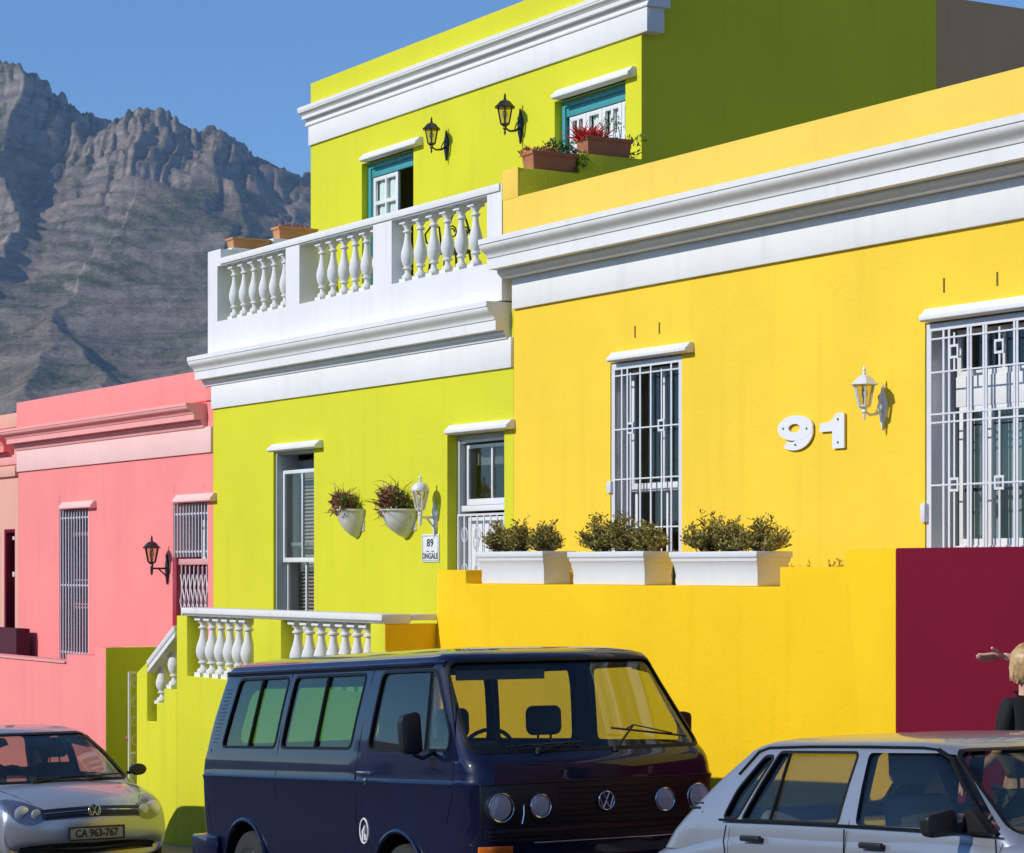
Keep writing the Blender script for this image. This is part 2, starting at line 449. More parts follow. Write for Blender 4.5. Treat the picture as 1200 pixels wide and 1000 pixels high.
shell(yh, 'yellow', XG+.3, XR, .3, 9, -1.5, ZTY-.06)
xl = P(588.8, 240, -.12).x
xl2 = XG
b = MB(); b.box(xl, XR, -.12, .14, zat(1030, 176, -.12), ZTY); b.build('parapet', 'yellow_pale', yh, bevel=.012)
cornice(yh, 'white', xl, XR, -.10, 1030, 172, 180.4, 204, 220, 235.7, .28)
band(yh, 'white', 'frieze', XG+.02, XR, 0, .035, zat(1030, 285.5, -.035), zat(1030, 237, -.035))
band(yh, 'white', 'architrave', xl+.1, XR, 0, .105, zat(1030, 237, -.035)+.002, zat(1030, 206, -.1))

def bars_gate(parent, x0, x1, y, z0, z1, vx, hz, squares, name='security_gate', m='wmetal', fr=.052, vr=.0105):
    b = MB(); frame_rect(b, x0, x1, y-.006, y+.008, z0, z1, fr)
    for x in vx: b.box(x-vr, x+vr, y-.004, y+.004, z0+fr, z1-fr)
    for z in hz: b.box(x0+fr, x1-fr, y-.0085, y-.0045, z-.006, z+.006)
    for (x, z, za, zb) in squares:
        s = .05; b.box(x-.009, x+.009, y-.003, y+.003, za, z-s); b.box(x-.009, x+.009, y-.003, y+.003, z+s, zb)
        frame_rect(b, x-s, x+s, y-.008, y+.004, z-s, z+s, .018)
    return b.build(name, m, parent)
def sash(parent, x0, x1, y, z0, z1, nmunt=1, w=.045, wb=.07, m='wpaint', munts_h=(), name='sash', gl='wglass', t=.035):
    b = MB(); frame_rect(b, x0, x1, y, y+t, z0, z1, w, wb)
    for k in range(nmunt):
        x = x0 + (x1-x0)*(k+1)/(nmunt+1); b.box(x-.014, x+.014, y+.004, y+t-.004, z0+wb, z1-w)
    for z in munts_h: b.box(x0+w, x1-w, y+.006, y+t-.006, z-.012, z+.012)
    s = b.build(name, m, parent, bevel=.002)
    pane(s, x0+w-.004, x1-w+.004, y+t*.5, z0+wb-.004, z1-w+.004, gl)
    return s
def reveal_box(parent, x0, x1, y0, y1, z0, z1, m, t=.02, name='window_frame'):
    b = MB(); b.box(x0, x0+t, y0, y1, z0, z1); b.box(x1-t, x1, y0, y1, z0, z1); b.box(x0+t, x1-t, y0, y1, z1-t, z1); b.box(x0+t, x1-t, y0, y1, z0, z0+t)
    return b.build(name, m, parent, bevel=.002)
def wavy(parent, x0, x1, y, z0, z1, m='curtain', amp=.03, per=.11, name='curtain'):
    b = MB(); n = max(8, int((x1-x0)/per*8)); vs = []; 
    for i in range(n+1):
        x = x0 + (x1-x0)*i/n; yy = y + amp*math.sin(2*PI*(x-x0)/per) + amp*.4*math.sin(5.1*(x-x0)/per)
        vs += [(x, yy, z0), (x, yy, z1), (x, yy+.004, z0), (x, yy+.004, z1)]
    fs = []
    for i in range(n):
        a = 4*i; fs += [(a, a+4, a+5, a+1), (a+2, a+3, a+7, a+6)]
    b.add(vs, fs); return b.build(name, m, parent)
def pins(parent, lst, Y=0, m='black'):
    for (px, y0, y1) in lst:
        a = P(px, y0, Y); c = P(px, y1, Y)
        MB().box(a.x-.007, a.x+.007, Y-.006, Y+.02, c.z, a.z).build('iron_pin', m, parent)

# narrow barred window behind the planters
x0, x1, z0, z1 = wy1
wn = reveal_box(yh, x0, x1, .05, .30, z0, z1, 'wpaint', .022)
lintel(yh, 'white', P(709.5, 420, -.1).x, P(798.5, 412, -.1).x+.04, 0, z1, .085)
L = x1-x0
sash(wn, x0+.08, x1-.02, .20, z0+.1, zat(758, 571, .2), 1, gl='wglass')
sash(wn, x0+.08, x1-.02, .165, zat(758, 576, .2), z1-.06, 1, gl='wglass', wb=.07)
wavy(wn, x0+L*.62, x1-.03, .30, z0+.1, z1-.05, 'curtain')
vx = [P(p, 500, .03).x for p in (731, 737.5, 752.5, 765, 789)]
sqx = [P(741, 500, .03).x, P(777.5, 500, .03).x]
hz_ = [zat(758, y, .03) for y in (437, 501, 560.5, 618)]
bars_gate(wn, x0+.008, x1-.004, .012, z0, z1-.012, vx, hz_, [(sqx[0], zat(741, 502, .03), z0+.04, z1-.1), (sqx[1], zat(777.5, 498.5, .03), z0+.04, z1-.1)])
MB().box(x0-.035, x0+.03, -.02, .01, zat(718, 578, 0), zat(718, 564, 0)).build('lock_box', 'wmetal', wn, bevel=.003)
# large barred window at the right
x0, x1, z0, z1 = wy2
wn = reveal_box(yh, x0, x1, .05, .30, z0, z1, 'wpaint', .022)
lintel(yh, 'white', P(1075.5, 370, -.1).x, x1+.08, 0, z1, .095)
zb0 = zat(1119, 478, .22); zb1 = zat(1119, 443, .22); X = [x0+.13, P(1160, 500, .22).x, P(1217, 500, .22).x, x1-.04]
MB().box(x0+.1, x1-.03, .205, .24, zb0, zb1).build('panel', 'wpaint', wn, bevel=.002)
sash(wn, x0+.1, x1-.03, .215, zb1, z1-.05, 2, wb=.04)
for i in range(3):
    s = sash(wn, X[i], X[i+1]-.002, .21, zat(1119, 640, .22), zb0, 0, w=.04, wb=.05)
    MB().box(X[i]+.04, X[i+1]-.04, .228, .236, zb0-.14, zb0-.128).build('rail', 'rubber', s)
    MB().box(X[i]+.04, X[i+1]-.04, .228, .236, zat(1119, 577, .22), zat(1119, 573, .22)).build('rail', 'rubber', s)
b = MB().box(x0+.1, x1-.03, .2, .3, z0, zat(1119, 640, .22)); b.build('sill', 'wpaint', wn)
wavy(wn, x0+.14, x1-.05, .34, z0+.1, zb0-.02, 'curtain', .012, .14)
mv = [P(p, 500, .02).x for p in (1107, 1113.5, 1135.6, 1139, 1154, 1157, 1190, 1193.5, 1226)]
ms_ = [P(p, 500, .02).x for p in (1119.5, 1172.5, 1222)]
hz_ = [zat(1119, y, .02) for y in (395, 434.5, 484, 494, 568)]
bars_gate(wn, x0+.01, x1-.01, .012, z0, z1-.012, mv, hz_, [(x, zz, za, zb) for x in ms_ for zz, za, zb in ((zat(1119, 412, .02), hz_[1], z1-.09), (zat(1119, 568, .02), z0+.04, hz_[2]))])
MB().box(x0-.02, x0+.03, -.03, .01, zat(1087, 612, 0), zat(1087, 590, 0)).build('lock_box', 'wmetal', wn, bevel=.003)
pins(yh, [(744.5, 382, 396), (773, 378, 391), (1106.5, 326, 343), (1169, 319, 335)], 0, 'glue')

# ---- the stoop wall in front of the yellow house
ysw = thing('stoop_wall', 'tall plain yellow front wall with a ledge holding the white planters', 'wall', (XG, YY, gz(XG)))
zt1 = zat(528, 668, YY); zt2 = zat(545, 684.2, YY); zt3 = zat(930, 664.5, YY); zt4 = zat(1050, 643.5, YY)
xA, xB, xC, xD, xE = P(511, 700, YY).x, P(545.5, 700, YY).x, P(913.5, 700, YY).x, P(990, 700, YY).x, P(1050, 700, YY).x
xA = XG + .004
b = MB(); T = .42
poly = [(xA, -1.5), (xE, -1.5), (xE, zt4), (xD, zt4), (xD, zt3), (xC, zt3), (xC, zt2), (xB, zt2), (xB, zt1), (xA, zt1)]
b.prism(poly, lambda x, z: (x, YY, z), lambda x, z: (x, YY+T, z)); b.build('wall', 'yellow_low', ysw, bevel=.012)
MB().box(xA, xE, YY+T, 0, 1.35, 1.50).build('stoop_floor', 'kerb', ysw)
msw = thing('stoop_wall', 'tall maroon front wall beside the yellow one, behind the blonde woman', 'wall', (xE, YY, gz(xE)))
b = MB(); b.box(xE+.004, XR, YY-.012, YY+T, -1.5, zt4+.006); b.build('wall', 'maroon', msw, bevel=.012)
MB().box(xE, XR, YY+T, 0, 1.6, 1.75).build('stoop_floor', 'kerb', msw)

# ================================================================ GREEN HOUSE
gh = thing('green_house', 'lime green two storey house with white balustraded balcony and white cornices', 'house', (XPG, 0, gz(XPG)))
g1 = opening(320.4, 368, 529, 0.1); g1 = (g1[0], g1[1], zat(345, 740, 0), zat(320.4, 530, 0))
g2 = (P(524.2, 600, 0).x, P(591, 600, 0).x, ZFL+.1, zat(524.2, 510, 0))
zfr0, zfr1 = zat(420, 455.5, -.03), zat(420, 424, -.03)
zpar0 = zat(420, 381, -.1)
b = MB(); wall(b, XPG, XG-.004, -1.5, zpar0-.1, 0, .3, [g1, g2]); b.build('wall', 'green', gh)
shell(gh, 'green', XPG, XG-.004, .3, 9, -1.5, 4.2, .28)
cornice(gh, 'white', XPG-.17, XG-.06, 0, 420, 381, 387, 403, 413.5, 424.5, .26)
band(gh, 'white', 'frieze', XPG, XG-.006, 0, .03, zfr0, zfr1+.005)
# balcony parapet with three balustraded openings
YB = -.10
bo = [(254.7, 334.8), (350.8, 437.2), (458.9, 570.8)]
zo0 = zat(255, 377, YB); zo1 = zat(258, 311.5, YB); zrt = zat(258.7, 303.4, YB)
holes = [(P(a, 350, YB).x, P(c, 350, YB).x, zo0, zo1) for a, c in bo]
xpl, xpr = P(243.6, 300, YB).x, P(588, 250, YB).x
XW0 = xpr + .002        # yellow-painted front of the party wall
xpl2 = P(258.5, 300, YB).x
bal = MB(); wall(bal, xpl, xpr, zpar0-.02, zrt, YB, .22, holes); bal.box(xpl, xpl2, YB, YB+.22, zrt, zat(244, 295.7, YB))
bp = bal.build('parapet', 'white', gh)
MB().box(xpl2+.01, xpr-.02, YB-.02, YB+.10, zo1+.012, zrt+.004).build('rail', 'white', gh, bevel=.006)
bm_ = None
bpx = [[274.7, 286, 298.5, 309.6, 322, 334], [377.5, 390.5, 404.5, 418, 430.5, 443], [477, 492.5, 508, 523.5, 540.5, 557]]
first = None
for (h, lst) in zip(holes, bpx):
    a = P(lst[0], 340, YB+.11).x; c = P(lst[-1], 340, YB+.11).x
    for k in range(6):
        x = a + (c-a)*k/5
        if first is None:
            first = baluster_mb(zo1-zo0).build('baluster', 'white', gh, angle=50); o = first
        else:
            o = link('baluster', first.data, gh)
        o.location = (x, YB+.115, zo0)
MB().box(XPG+.1, XG-.05, YB+.12, YU, zo0-.25, zo0-.06).build('balcony_floor', 'kerb', gh)
# party walls at the balcony ends
XW = P(607, 200, -.12).x
ZL1 = PX(607, 196.2, XW).z; ZL2 = PX(690, 180.5, XW).z; ys = PX(680, 181, XW).y
zpw = ZTY-.45
b = MB(); b.prism([(-.112, zpw), (YU, zpw), (YU, ZL2), (ys, ZL2), (ys, ZL1), (-.112, ZL1)], lambda y, z: (XW, y, z), lambda y, z: (P(589, 200, -.12).x, y, z))
b.build('party_wall', 'green', gh, bevel=.008)
b = MB(); b.box(P(588.8, 200, -.12).x, XW+.003, -.124, -.108, ZTY-.01, ZL1+.003); b.build('parapet_end', 'yellow_pale', yh, bevel=.003)
ZLA = PX(273, 291, -26.55).z; ZLB = PX(322, 280, -26.55).z; ysl = PX(318, 280, -26.55).y
b = MB(); b.prism([(YB+.2, 4.0), (YU, 4.0), (YU, ZLB), (ysl, ZLB), (ysl, ZLA), (YB+.2, ZLA)], lambda y, z: (XPG+.3, y, z), lambda y, z: (XPG, y, z))
b.build('party_wall', 'white', gh, bevel=.008)
# upper storey
XUL = P(364.2, 200, YU).x
u1 = (P(424, 250, YU).x, P(484.5, 250, YU).x, zo0-.05, zat(424, 192.5, YU))
u2 = (P(650, 150, YU).x, P(733, 150, YU).x, zo0-.05, zat(650, 119.5, YU))
ZTU = zat(364.5, 98, YU); zuf0 = zat(500, 124, YU-.03); zuf1 = zat(500, 98, YU-.03)
yend = PX(1097, 50, XG).y
b = MB(); wall(b, XUL, XG, 4.0, ZTU, YU, .3, [u1, u2]); b.build('wall', 'green', gh, bevel=0)
b = MB(); b.box(XG-.3, XG, YU+.3, yend, 3.5, ZTU); b.box(XUL, XUL+.3, YU+.3, yend, 4.0, ZTU); b.box(XUL+.3, XG-.3, yend-.3, yend, 4.0, ZTU); b.build('side_wall', 'green', gh)
MB().box(XUL+.3, XG-.3, YU+.3, yend-.3, ZTU-.5, ZTU-.35).build('roof', 'roof', gh)
cornice(gh, 'white', XUL-.06, XG+.17, YU, 500, 70.5, 75.5, 83, 87.5, 98, .15, ret=.12)
b = MB(); b.box(XUL-.01, XG+.14, YU-.03, YU+.17, zuf0, zuf1+.004); b.build('frieze', 'white', gh, bevel=.005)
zbg = PX(1160, 3.7, XG).z
b = MB(); b.box(XG-5, XG-.02, yend+.003, yend+9, 2.0, zbg); b.build('rear_wing', 'beige', gh)
# windows, upper storey
def ulintel(op, pl, pr):
    lintel(gh, 'white', P(pl, 150, YU-.1).x, P(pr, 150, YU-.1).x, YU, op[3], .095, .14)
ulintel(u1, 420.6, 486.5); ulintel(u2, 645.5, 735.5)
for op, dr, leaves in ((u1, 'door_frame', [(438, 466.7)]), (u2, 'door_frame', [(668, 686.8), (687.3, 705.5), (706, 728.5), (729, 747)])):
    x0, x1, z0, z1 = op
    fr = MB(); frame_rect(fr, x0+.0, x1-.002, YU+.08, YU+.16, z0, z1, .065, .03)
    fr.box(x0+.065, x1-.067, YU+.10, YU+.15, z1-.16, z1-.065)
    F = fr.build(dr, 'teal', gh, bevel=.003)
    for a, c in leaves:
        xa = P(a, 200, YU+.12).x; xb = min(P(c, 200, YU+.12).x, x1-.07)
        if xb - xa < .08: continue
        zt = z1-.165; n = 6; hh = (zt-z0)/n
        b = MB(); wst = .055
        b.box(xa, xa+wst, YU+.115, YU+.15, z0, zt); b.box(xb-wst, xb, YU+.115, YU+.15, z0, zt)
        zz = [z0, z0+.5] + [zt - (zt-z0-.5)*k/4 for k in range(4, -1, -1)][1:]
        b.box(xa+wst, xb-wst, YU+.12, YU+.145, z0, z0+.5)
        for zk in zz[1:]: b.box(xa+wst, xb-wst, YU+.117, YU+.148, zk-.045 if zk == zt else zk-.015, zk if zk == zt else zk+.03)
        if xb-xa > .3: xm = (xa+xb)/2; b.box(xm-.018, xm+.018, YU+.118, YU+.147, z0+.5, zt)
        lf = b.build('door_leaf', 'wpaint', F, bevel=.002)
        wavy(F, xa+wst, xb-wst, YU+.165, z0+.45, zt-.02, 'curtain', .006, .09)
# a second leaf of the balcony door stands open inside
x0, x1, z0, z1 = u1
MB().box(x1-.09, x1-.055, YU+.2, YU+.75, z0, z1-.17).build('open_leaf', 'wood', gh, bevel=.003)
# windows, ground floor
x0, x1, z0, z1 = g1
wn = reveal_box(gh, x0, x1, .03, .30, z0, z1, 'greyframe', .028)
lintel(gh, 'white', P(312.5, 525, -.1).x, P(368.8, 520, -.1).x, 0, z1-.004, .085, .14)
pl_ = P(333.5, 600, .12).x
sash(wn, pl_, x1-.035, .10, zat(345, 659, .12), zat(345, 551, .12), 1, w=.04, wb=.05)
sash(wn, P(338, 600, .17).x, x1-.035, .15, z0+.02, zat(345, 655, .17), 1, w=.035, wb=.06)
MB().box(P(337, 600, .17).x, x1-.035, .17, .21, zat(345, 640, .19), zat(345, 636, .19)).build('rail', 'greyframe', wn)
b = MB(); xx0 = P(344, 600, .30).x; nsl = 46
for k in range(nsl):
    z = z0+.05 + (z1-z0-.12)*k/nsl; b.hexa([(xx0, .315, z), (x1-.04, .315, z), (x1-.04, .35, z+.022), (xx0, .35, z+.022)], [(xx0, .315, z+.003), (x1-.04, .315, z+.003), (x1-.04, .35, z+.025), (xx0, .35, z+.025)])
b.build('venetian_blind', 'blind', wn)
wavy(wn, xx0, x1-.03, .46, z0+.05, z1-.03, 'redcloth', .02, .2)
x0, x1, z0, z1 = g2
dn = reveal_box(gh, x0, x1, .11, .30, z0, z1, 'greyframe', .05)
lintel(gh, 'white', P(520, 510, -.1).x, P(593, 500, -.1).x, 0, z1-.004, .09, .14)
b = MB(); frame_rect(b, P(540, 550, .14).x, x1-.05, .13, .165, zat(560, 599, .14), z1-.05, .03, .055); b.build('sash', 'wpaint', dn, bevel=.002)
sash(dn, P(547, 550, .17).x, x1-.055, .17, zat(560, 592, .18), z1-.10, 1, w=.035, wb=.06)
MB().box(P(541, 550, .2).x, x1-.05, .20, .235, z0+.02, zat(560, 600, .2)-.05).build('door_panel', 'wpaint', dn)
b = MB(); ga, gb = P(537, 600, .08).x, x1-.01; gt = zat(560, 602, .08)
frame_rect(b, ga, gb, .07, .09, z0+.05, gt, .02)
n = 8
for k in range(1, n):
    x = ga+(gb-ga)*k/n; b.box(x-.010, x+.010, .074, .081, z0+.07, gt-.02)
for k in range(0, n, 2):
    cx = ga+(gb-ga)*(k+1)/n
    for zc in (gt-.2, gt-.55):
        b.tube([(cx+.055*math.cos(a), .08, zc+.07*math.sin(a)) for a in [i*PI/6 for i in range(13)]], .006, 6)
b.build('door_gate', 'wmetal', dn)

# ---- green stoop with stair
gs = thing('stoop', 'lime green front stoop with white balusters and a stair falling to the left', 'stoop', (XPG, YW, gz(XPG)))
X = lambda px: P(px, 800, YW).x
Z = lambda py, px=300: P(px, py, YW).z
zc0, zc1 = zat(300, 725.3, YW), zat(300, 715.2, YW-.03)
TT = .24
z_s1 = zat(250, 795.5, YW); z_s2 = z_s1
zr = zc0
b = MB()
holes = [(X(219), X(297), z_s1, zr), (X(329), X(434), z_s1, zr)]
wall(b, X(207), XG-.002, -1.8, zr, YW, TT, holes)
# stepped lower wall and newel of the stair
st = [(X(160), -1.8), (X(206.9), -1.8), (X(206.9), Z(808, 200)), (X(192), Z(808, 200)), (X(192), Z(824, 188)), (X(183.5), Z(824, 188)), (X(183.5), Z(846, 178)), (X(172), Z(846, 178)), (X(172), Z(776, 172)), (X(160), Z(789, 160))]
b.prism(st, lambda x, z: (x, YW+.001, z), lambda x, z: (x, YW+TT-.002, z))
b.build('wall', 'green', gs, bevel=.008)
b = MB(); prof = [(YW+TT+.03, zc0+.02), (YW+TT, zc0), (YW, zc0), (YW-.012, zc0+.018), (YW-.035, zc0+.03), (YW-.035, zc1), (YW+TT+.03, zc1)]
b.strip(prof, X(216), XG+.006)
b.box(XG-.2, XG+.012, YW+TT+.03, YY, zc0+.03, zc1-.002)
b.build('coping', 'white', gs, bevel=.004)
MB().box(XG-.18, XG+.004, YW+.003, YY+.3, -1.5, zc0-.004).build('side_wall', 'yellow_low', gs)
# sloping rail
a0 = P(206.5, 733, YW); a1 = P(174.5, 775, YW)
for k, (dz, ww) in enumerate(((0, .05), (-.075, .035))):
    b = MB(); t = .055
    b.hexa([(a1.x, YW-.02, a1.z+dz-t), (a0.x, YW-.02, a0.z+dz-t), (a0.x, YW+TT-.02, a0.z+dz-t), (a1.x, YW+TT-.02, a1.z+dz-t)],
           [(a1.x, YW-.02-.012*(1-k), a1.z+dz), (a0.x, YW-.02-.012*(1-k), a0.z+dz), (a0.x, YW+TT-.02, a0.z+dz), (a1.x, YW+TT-.02, a1.z+dz)])
    b.build('handrail', 'white', gs, bevel=.005)
hb = zr - z_s1; fb = None
sb = [([238.7+10.5*k for k in range(6)], z_s1), ([349+14*k for k in range(7)], z_s1)]
for lst, zz in sb:
    for p in lst:
        if fb is None: fb = baluster_mb(hb, .082, 16).build('baluster', 'white', gs, angle=50); o = fb
        else: o = link('baluster', fb.data, gs)
        q = P(p, 760, YW+.12); o.location = (q.x, YW+.12, zz)
q = P(204, 806, YW+.12)
for (px, py, s) in ((190.5, 825, .86), (204.5, 807, .86)):
    o = link('baluster', fb.data, gs); q = P(px, py, YW+.12); o.location = q; o.scale = (.9, .9, (zat(px, py-64, YW+.12)-q.z)/hb if px > 200 else (zat(px, 768, YW+.12)-q.z)/hb)
q = P(183, 845, YW); MB().box(q.x-.02, q.x+.02, YW+.02, YW+.1, q.z, q.z+.05).build('foot_block', 'white', gs)
MB().box(X(219)-.3, XG-.18, YW+TT, 0, z_s1-.35, z_s1-.22).build('stoop_floor', 'kerb', gs)
b = MB()
xs0 = X(207)-.05
for k in range(8):
    zz = z_s1-.22-.2*(k+1)
    if zz < gz(XPG)-.2: break
    b.box(xs0-.22*(k+1), xs0-.22*k, YW+TT, -.02, zz-1.2, zz)
b.build('steps', 'kerb', gs, bevel=.008)
# white scroll gate at the foot of the stair
gt = thing('scroll_gate', 'narrow white iron scroll gate standing open at the foot of the green stair', 'gate', (X(159)-.02, YW-.05, gz(X(159))))
xg = X(160)-.025; y0g, y1g = YW-.075, YW+.85; z0g = zat(157, 925, YW); z1g = zat(157, 787, YW)
b = MB()
for yy in (y0g, y1g): b.box(xg-.012, xg+.012, yy-.012, yy+.012, z0g, z1g)
for zz in (z0g+.05, z1g-.012, zat(157, 882, YW)): b.box(xg-.012, xg+.012, y0g+.012, y1g-.012, zz-.012, zz+.012)
b.build('gate_frame', 'wmetal', gt)
b = MB()
for j in range(6):
    for i in range(7):
        cz = z0g+.12 + (z1g-z0g-.2)*j/5.2; cy = y0g+.07+.13*i
        b.tube([(xg, cy+.055*math.cos(a)*(1-k*.05), cz+.075*math.sin(a)*(1-k*.05)) for k, a in enumerate([t*PI/4 for t in range(12)])], .007, 6)
b.tube([(xg, y0g+.02, z0g+.06), (xg, y1g-.02, z1g-.02)], .005, 5)
b.build('scrollwork', 'wmetal', gt)['kind'] = 'stuff'
MB().lathe([(.0, 0), (.025, .01), (.032, .03), (.025, .05), (0, .06)], (xg-.05, y0g, zat(150, 867, YW)), 10).build('knob', 'terra', gt)

# ================================================================ PINK HOUSE
ph = thing('pink_house', 'pink single storey house with pale pink cornice and barred windows', 'house', (XSP, 0, gz(XSP)))
p1 = (P(69.6, 650, 0).x, P(103.6, 650, 0).x, zat(69.6, 776, 0), zat(69.6, 598, 0))
p2 = (P(203, 650, 0).x, P(243.6, 650, 0).x, zat(220, 745, 0), zat(203, 590.5, 0))
ZTP = zat(100, 458.5, 0)
b = MB(); wall(b, XSP, XPG-.004, -2.5, zat(130, 487, 0), 0, .3, [p1, p2]); b.build('wall', 'pink', ph)
b = MB(); b.box(XSP, XPG-.004, -.03, .22, zat(130, 487, 0), ZTP); b.build('parapet', 'pink', ph, bevel=.012)
shell(ph, 'pink', XSP, XPG-.004, .3, 9, -2.5, ZTP-.1)
cornice(ph, 'pink_trim', XSP-.02, XPG-.18, 0, 130, 485, 488.5, 498.5, 504.5, 514.5, .27)
band(ph, 'pink_pale', 'frieze', XSP, XPG-.01, 0, .03, zat(130, 542, -.03), zat(130, 514, -.03))
lintel(ph, 'pink_pale', P(67.5, 600, -.1).x, P(103.8, 600, -.1).x+.02, 0, p1[3], .10, .12)
lintel(ph, 'pink_pale', P(200.4, 600, -.1).x, P(244, 600, -.1).x+.02, 0, p2[3], .10, .12)
x0, x1, z0, z1 = p1
wn = reveal_box(ph, x0, x1, .06, .30, z0, z1, 'maroon', .03)
b = MB(); n = 11
for k in range(n): x = x0+.02+(x1-x0-.04)*k/(n-1); b.box(x-.009, x+.009, .004, .022, z0+.01, z1-.01)
for py in (606.8, 686, 765): zz = zat(85, py, 0); b.box(x0, x1, .0235, .031, zz-.011, zz+.011)
b.build('window_bars', 'wmetal', wn)
sash(wn, P(83, 650, .2).x, x1-.03, .18, z0+.05, zat(90, 624, .2), 0, w=.05, wb=.08, m='pinkframe', munts_h=[zat(95, 708, .2), zat(95, 712, .2), zat(95, 680, .2)])
wavy(wn, x0+.3, x1-.03, .34, z0+.1, z1-.5, 'curtain', .02, .16)
MB().box(x0+.5, x1-.05, .30, .32, zat(95, 624, .2), z1-.15).build('board', 'terra_light', wn)
x0, x1, z0, z1 = p2
wn = reveal_box(ph, x0, x1, .06, .30, z0, z1, 'redwood', .05, 'door_frame')
zmid = zat(225, 655, 0)
b = MB(); n = 12
for k in range(n): x = x0+.02+(x1-x0-.04)*k/(n-1); b.box(x-.008, x+.008, .004, .02, zmid+.02, z1-.01)
for py in (602, 646.5): zz = zat(225, py, 0); b.box(x0, x1, .0215, .029, zz-.011, zz+.011)
b.build('fanlight_bars', 'wmetal', wn)
MB().box(x0+.14, x1, .01, .05, zmid-.07, zmid).build('gate_rail', 'pinkframe', wn, bevel=.003)
MB().box(x0, x0+.12, -.01, .06, z0, zmid+.02).build('door_post', 'redwood', wn, bevel=.003)
b = MB(); xa, xb = x0+.14, x1-.02; n = 7; wv = (xb-xa)/n; hz = .34
for i in range(n):
    for j in range(-1, 4):
        zb = z0+.05+hz*j
        for s in (0, 1):
            pa = (xa+wv*i + (wv if s else 0), .03+.008*s, zb); pb = (xa+wv*i + (0 if s else wv), .03+.008*s, zb+hz)
            if zb+hz > zmid-.07 or zb < z0-.35: continue
            b.tube([pa, pb], .009, 4)
    b.box(xa+wv*i-.008, xa+wv*i+.008, .045, .06, z0, zmid-.07)
b.build('lattice_gate', 'wmetal', wn)
MB().box(x0+.14, x1-.05, .24, .28, z0, zmid-.1).build('door_leaf', 'redwood', wn)
wavy(wn, x0+.15, x1-.05, .3, zmid, z1-.06, 'curtain', .015, .2)
pins(ph, [(69.5, 581, 589), (204, 568, 577), (239, 566, 574)], 0, 'pink_trim')
# pink stoop wall
ps = thing('stoop_wall', 'low pink front wall in front of the pink house, behind the silver hatchback', 'wall', (XPG-6, YW, gz(-33)))
za, zb_, zc_ = zat(50, 775.5, YW), zat(90, 767.5, YW), zat(120, 758.8, YW)
xa, xb, xc, xd = -52, X(77.8), X(111), P(124, 800, YW).x
b = MB(); b.prism([(xa, -3.5), (xd-.006, -3.5), (xd-.006, zc_), (xc, zc_), (xc, zb_), (xb, zb_), (xb, za), (xa, za)], lambda x, z: (x, YW, z), lambda x, z: (x, YW+.25, z))
b.build('wall', 'pink', ps, bevel=.01)
b = MB(); b.box(xa, xb-.02, YW-.02, YW+.25, za+.004, za+.03); b.build('ledge', 'pink_trim', ps, bevel=.004)
MB().box(xd-.22, xd, YW+.25, -.004, -3, zc_-.004).box(xd-.005, xd, YW+.002, YW+.25, -3, zc_-.004).build('end_wall', 'green', ps)
MB().box(xb, xd-.22, YW+.25, -.002, -3, min(za, p1[2])-.05).build('stoop_floor', 'pink', ps)
# ================================================================ SALMON HOUSE (left edge)
sh = thing('salmon_house', 'pale salmon house with dusty pink cornice at the left edge of the picture', 'house', (XSP-8, 0, gz(XSP-8)))
s1 = (P(5, 700, 0).x, XSP-.14, zat(8, 775, 0), zat(8, 620.5, 0))
ZTS = zat(10, 485.5, 0)
b = MB(); wall(b, XSP-14, XSP-.004, -3, zat(10, 502, 0), 0, .3, [s1]); b.build('wall', 'salmon', sh)
b = MB(); b.box(XSP-14, XSP-.004, -.02, .2, zat(10, 502, 0), ZTS); b.build('parapet', 'salmon', sh, bevel=.01)
shell(sh, 'salmon', XSP-14, XSP-.004, .3, 9, -3, ZTS-.1)
cornice(sh, 'pink', XSP-14, XSP-.2, 0, 10, 505, 509, 521, 529, 535, .24)
band(sh, 'pink_trim', 'frieze', XSP-14, XSP-.006, 0, .03, zat(10, 545, -.03), zat(10, 534, -.03))
band(sh, 'salmon', 'string_course', XSP-14, XSP-.006, 0, .05, zat(10, 559, -.03), zat(10, 547, -.03))
x0, x1, z0, z1 = s1
wn = reveal_box(sh, x0, x1, .0+.01, .30, z0, z1, 'maroon', .05)
sash(wn, P(12, 650, .1).x, x1-.05, .1, zat(15, 676, .1), z1-.1, 0, w=.05)
sash(wn, P(13, 650, .15).x, x1-.05, .15, z0+.05, zat(15, 678, .1), 0, w=.05)
wavy(wn, x0+.3, x1-.05, .33, z0, z1-.4, 'curtain', .02, .16)
ss = thing('stoop_wall', 'dark plum low wall in front of the salmon house', 'wall', (XSP-1, -.3, 0))
b = MB(); b.box(XSP-12, P(18.8, 750, -.3).x, -.3, -.1, -2, zat(10, 736.5, -.3)); b.build('wall', 'plum', ss, bevel=.008)
for k_, r_ in enumerate((yh, gh, ph, sh, ysw, msw, gs, ps, ss, gt)): fix(r_)

# ---- unseen house added beyond the right edge to block sky light; also mirrored
nb = thing('sky_blocker_house', 'taller brown house added unseen outside the right edge to block sky light, next to the maroon wall', 'house', (XR, 0, gz(XR)))
b = MB(); hs = [(XR+1, XR+2.1, 2.6, 4.6), (XR+4, XR+5.1, 2.6, 4.6), (XR+1, XR+2.1, 6, 7.8), (XR+4, XR+5.1, 6, 7.8)]
wall(b, XR+.03, XR+7, -1, 9.4, -.3, .3, hs); b.build('wall', 'wood', nb)
for a, c_, z0, z1 in hs:
    b = MB(); frame_rect(b, a, c_, -.2, -.14, z0, z1, .07); b.build('window_frame', 'wpaint', nb); pane(nb, a+.06, c_-.06, -.17, z0+.06, z1-.06)
shell(nb, 'wood', XR+.03, XR+7, 0, 11, -1, 9.35); fix(nb)
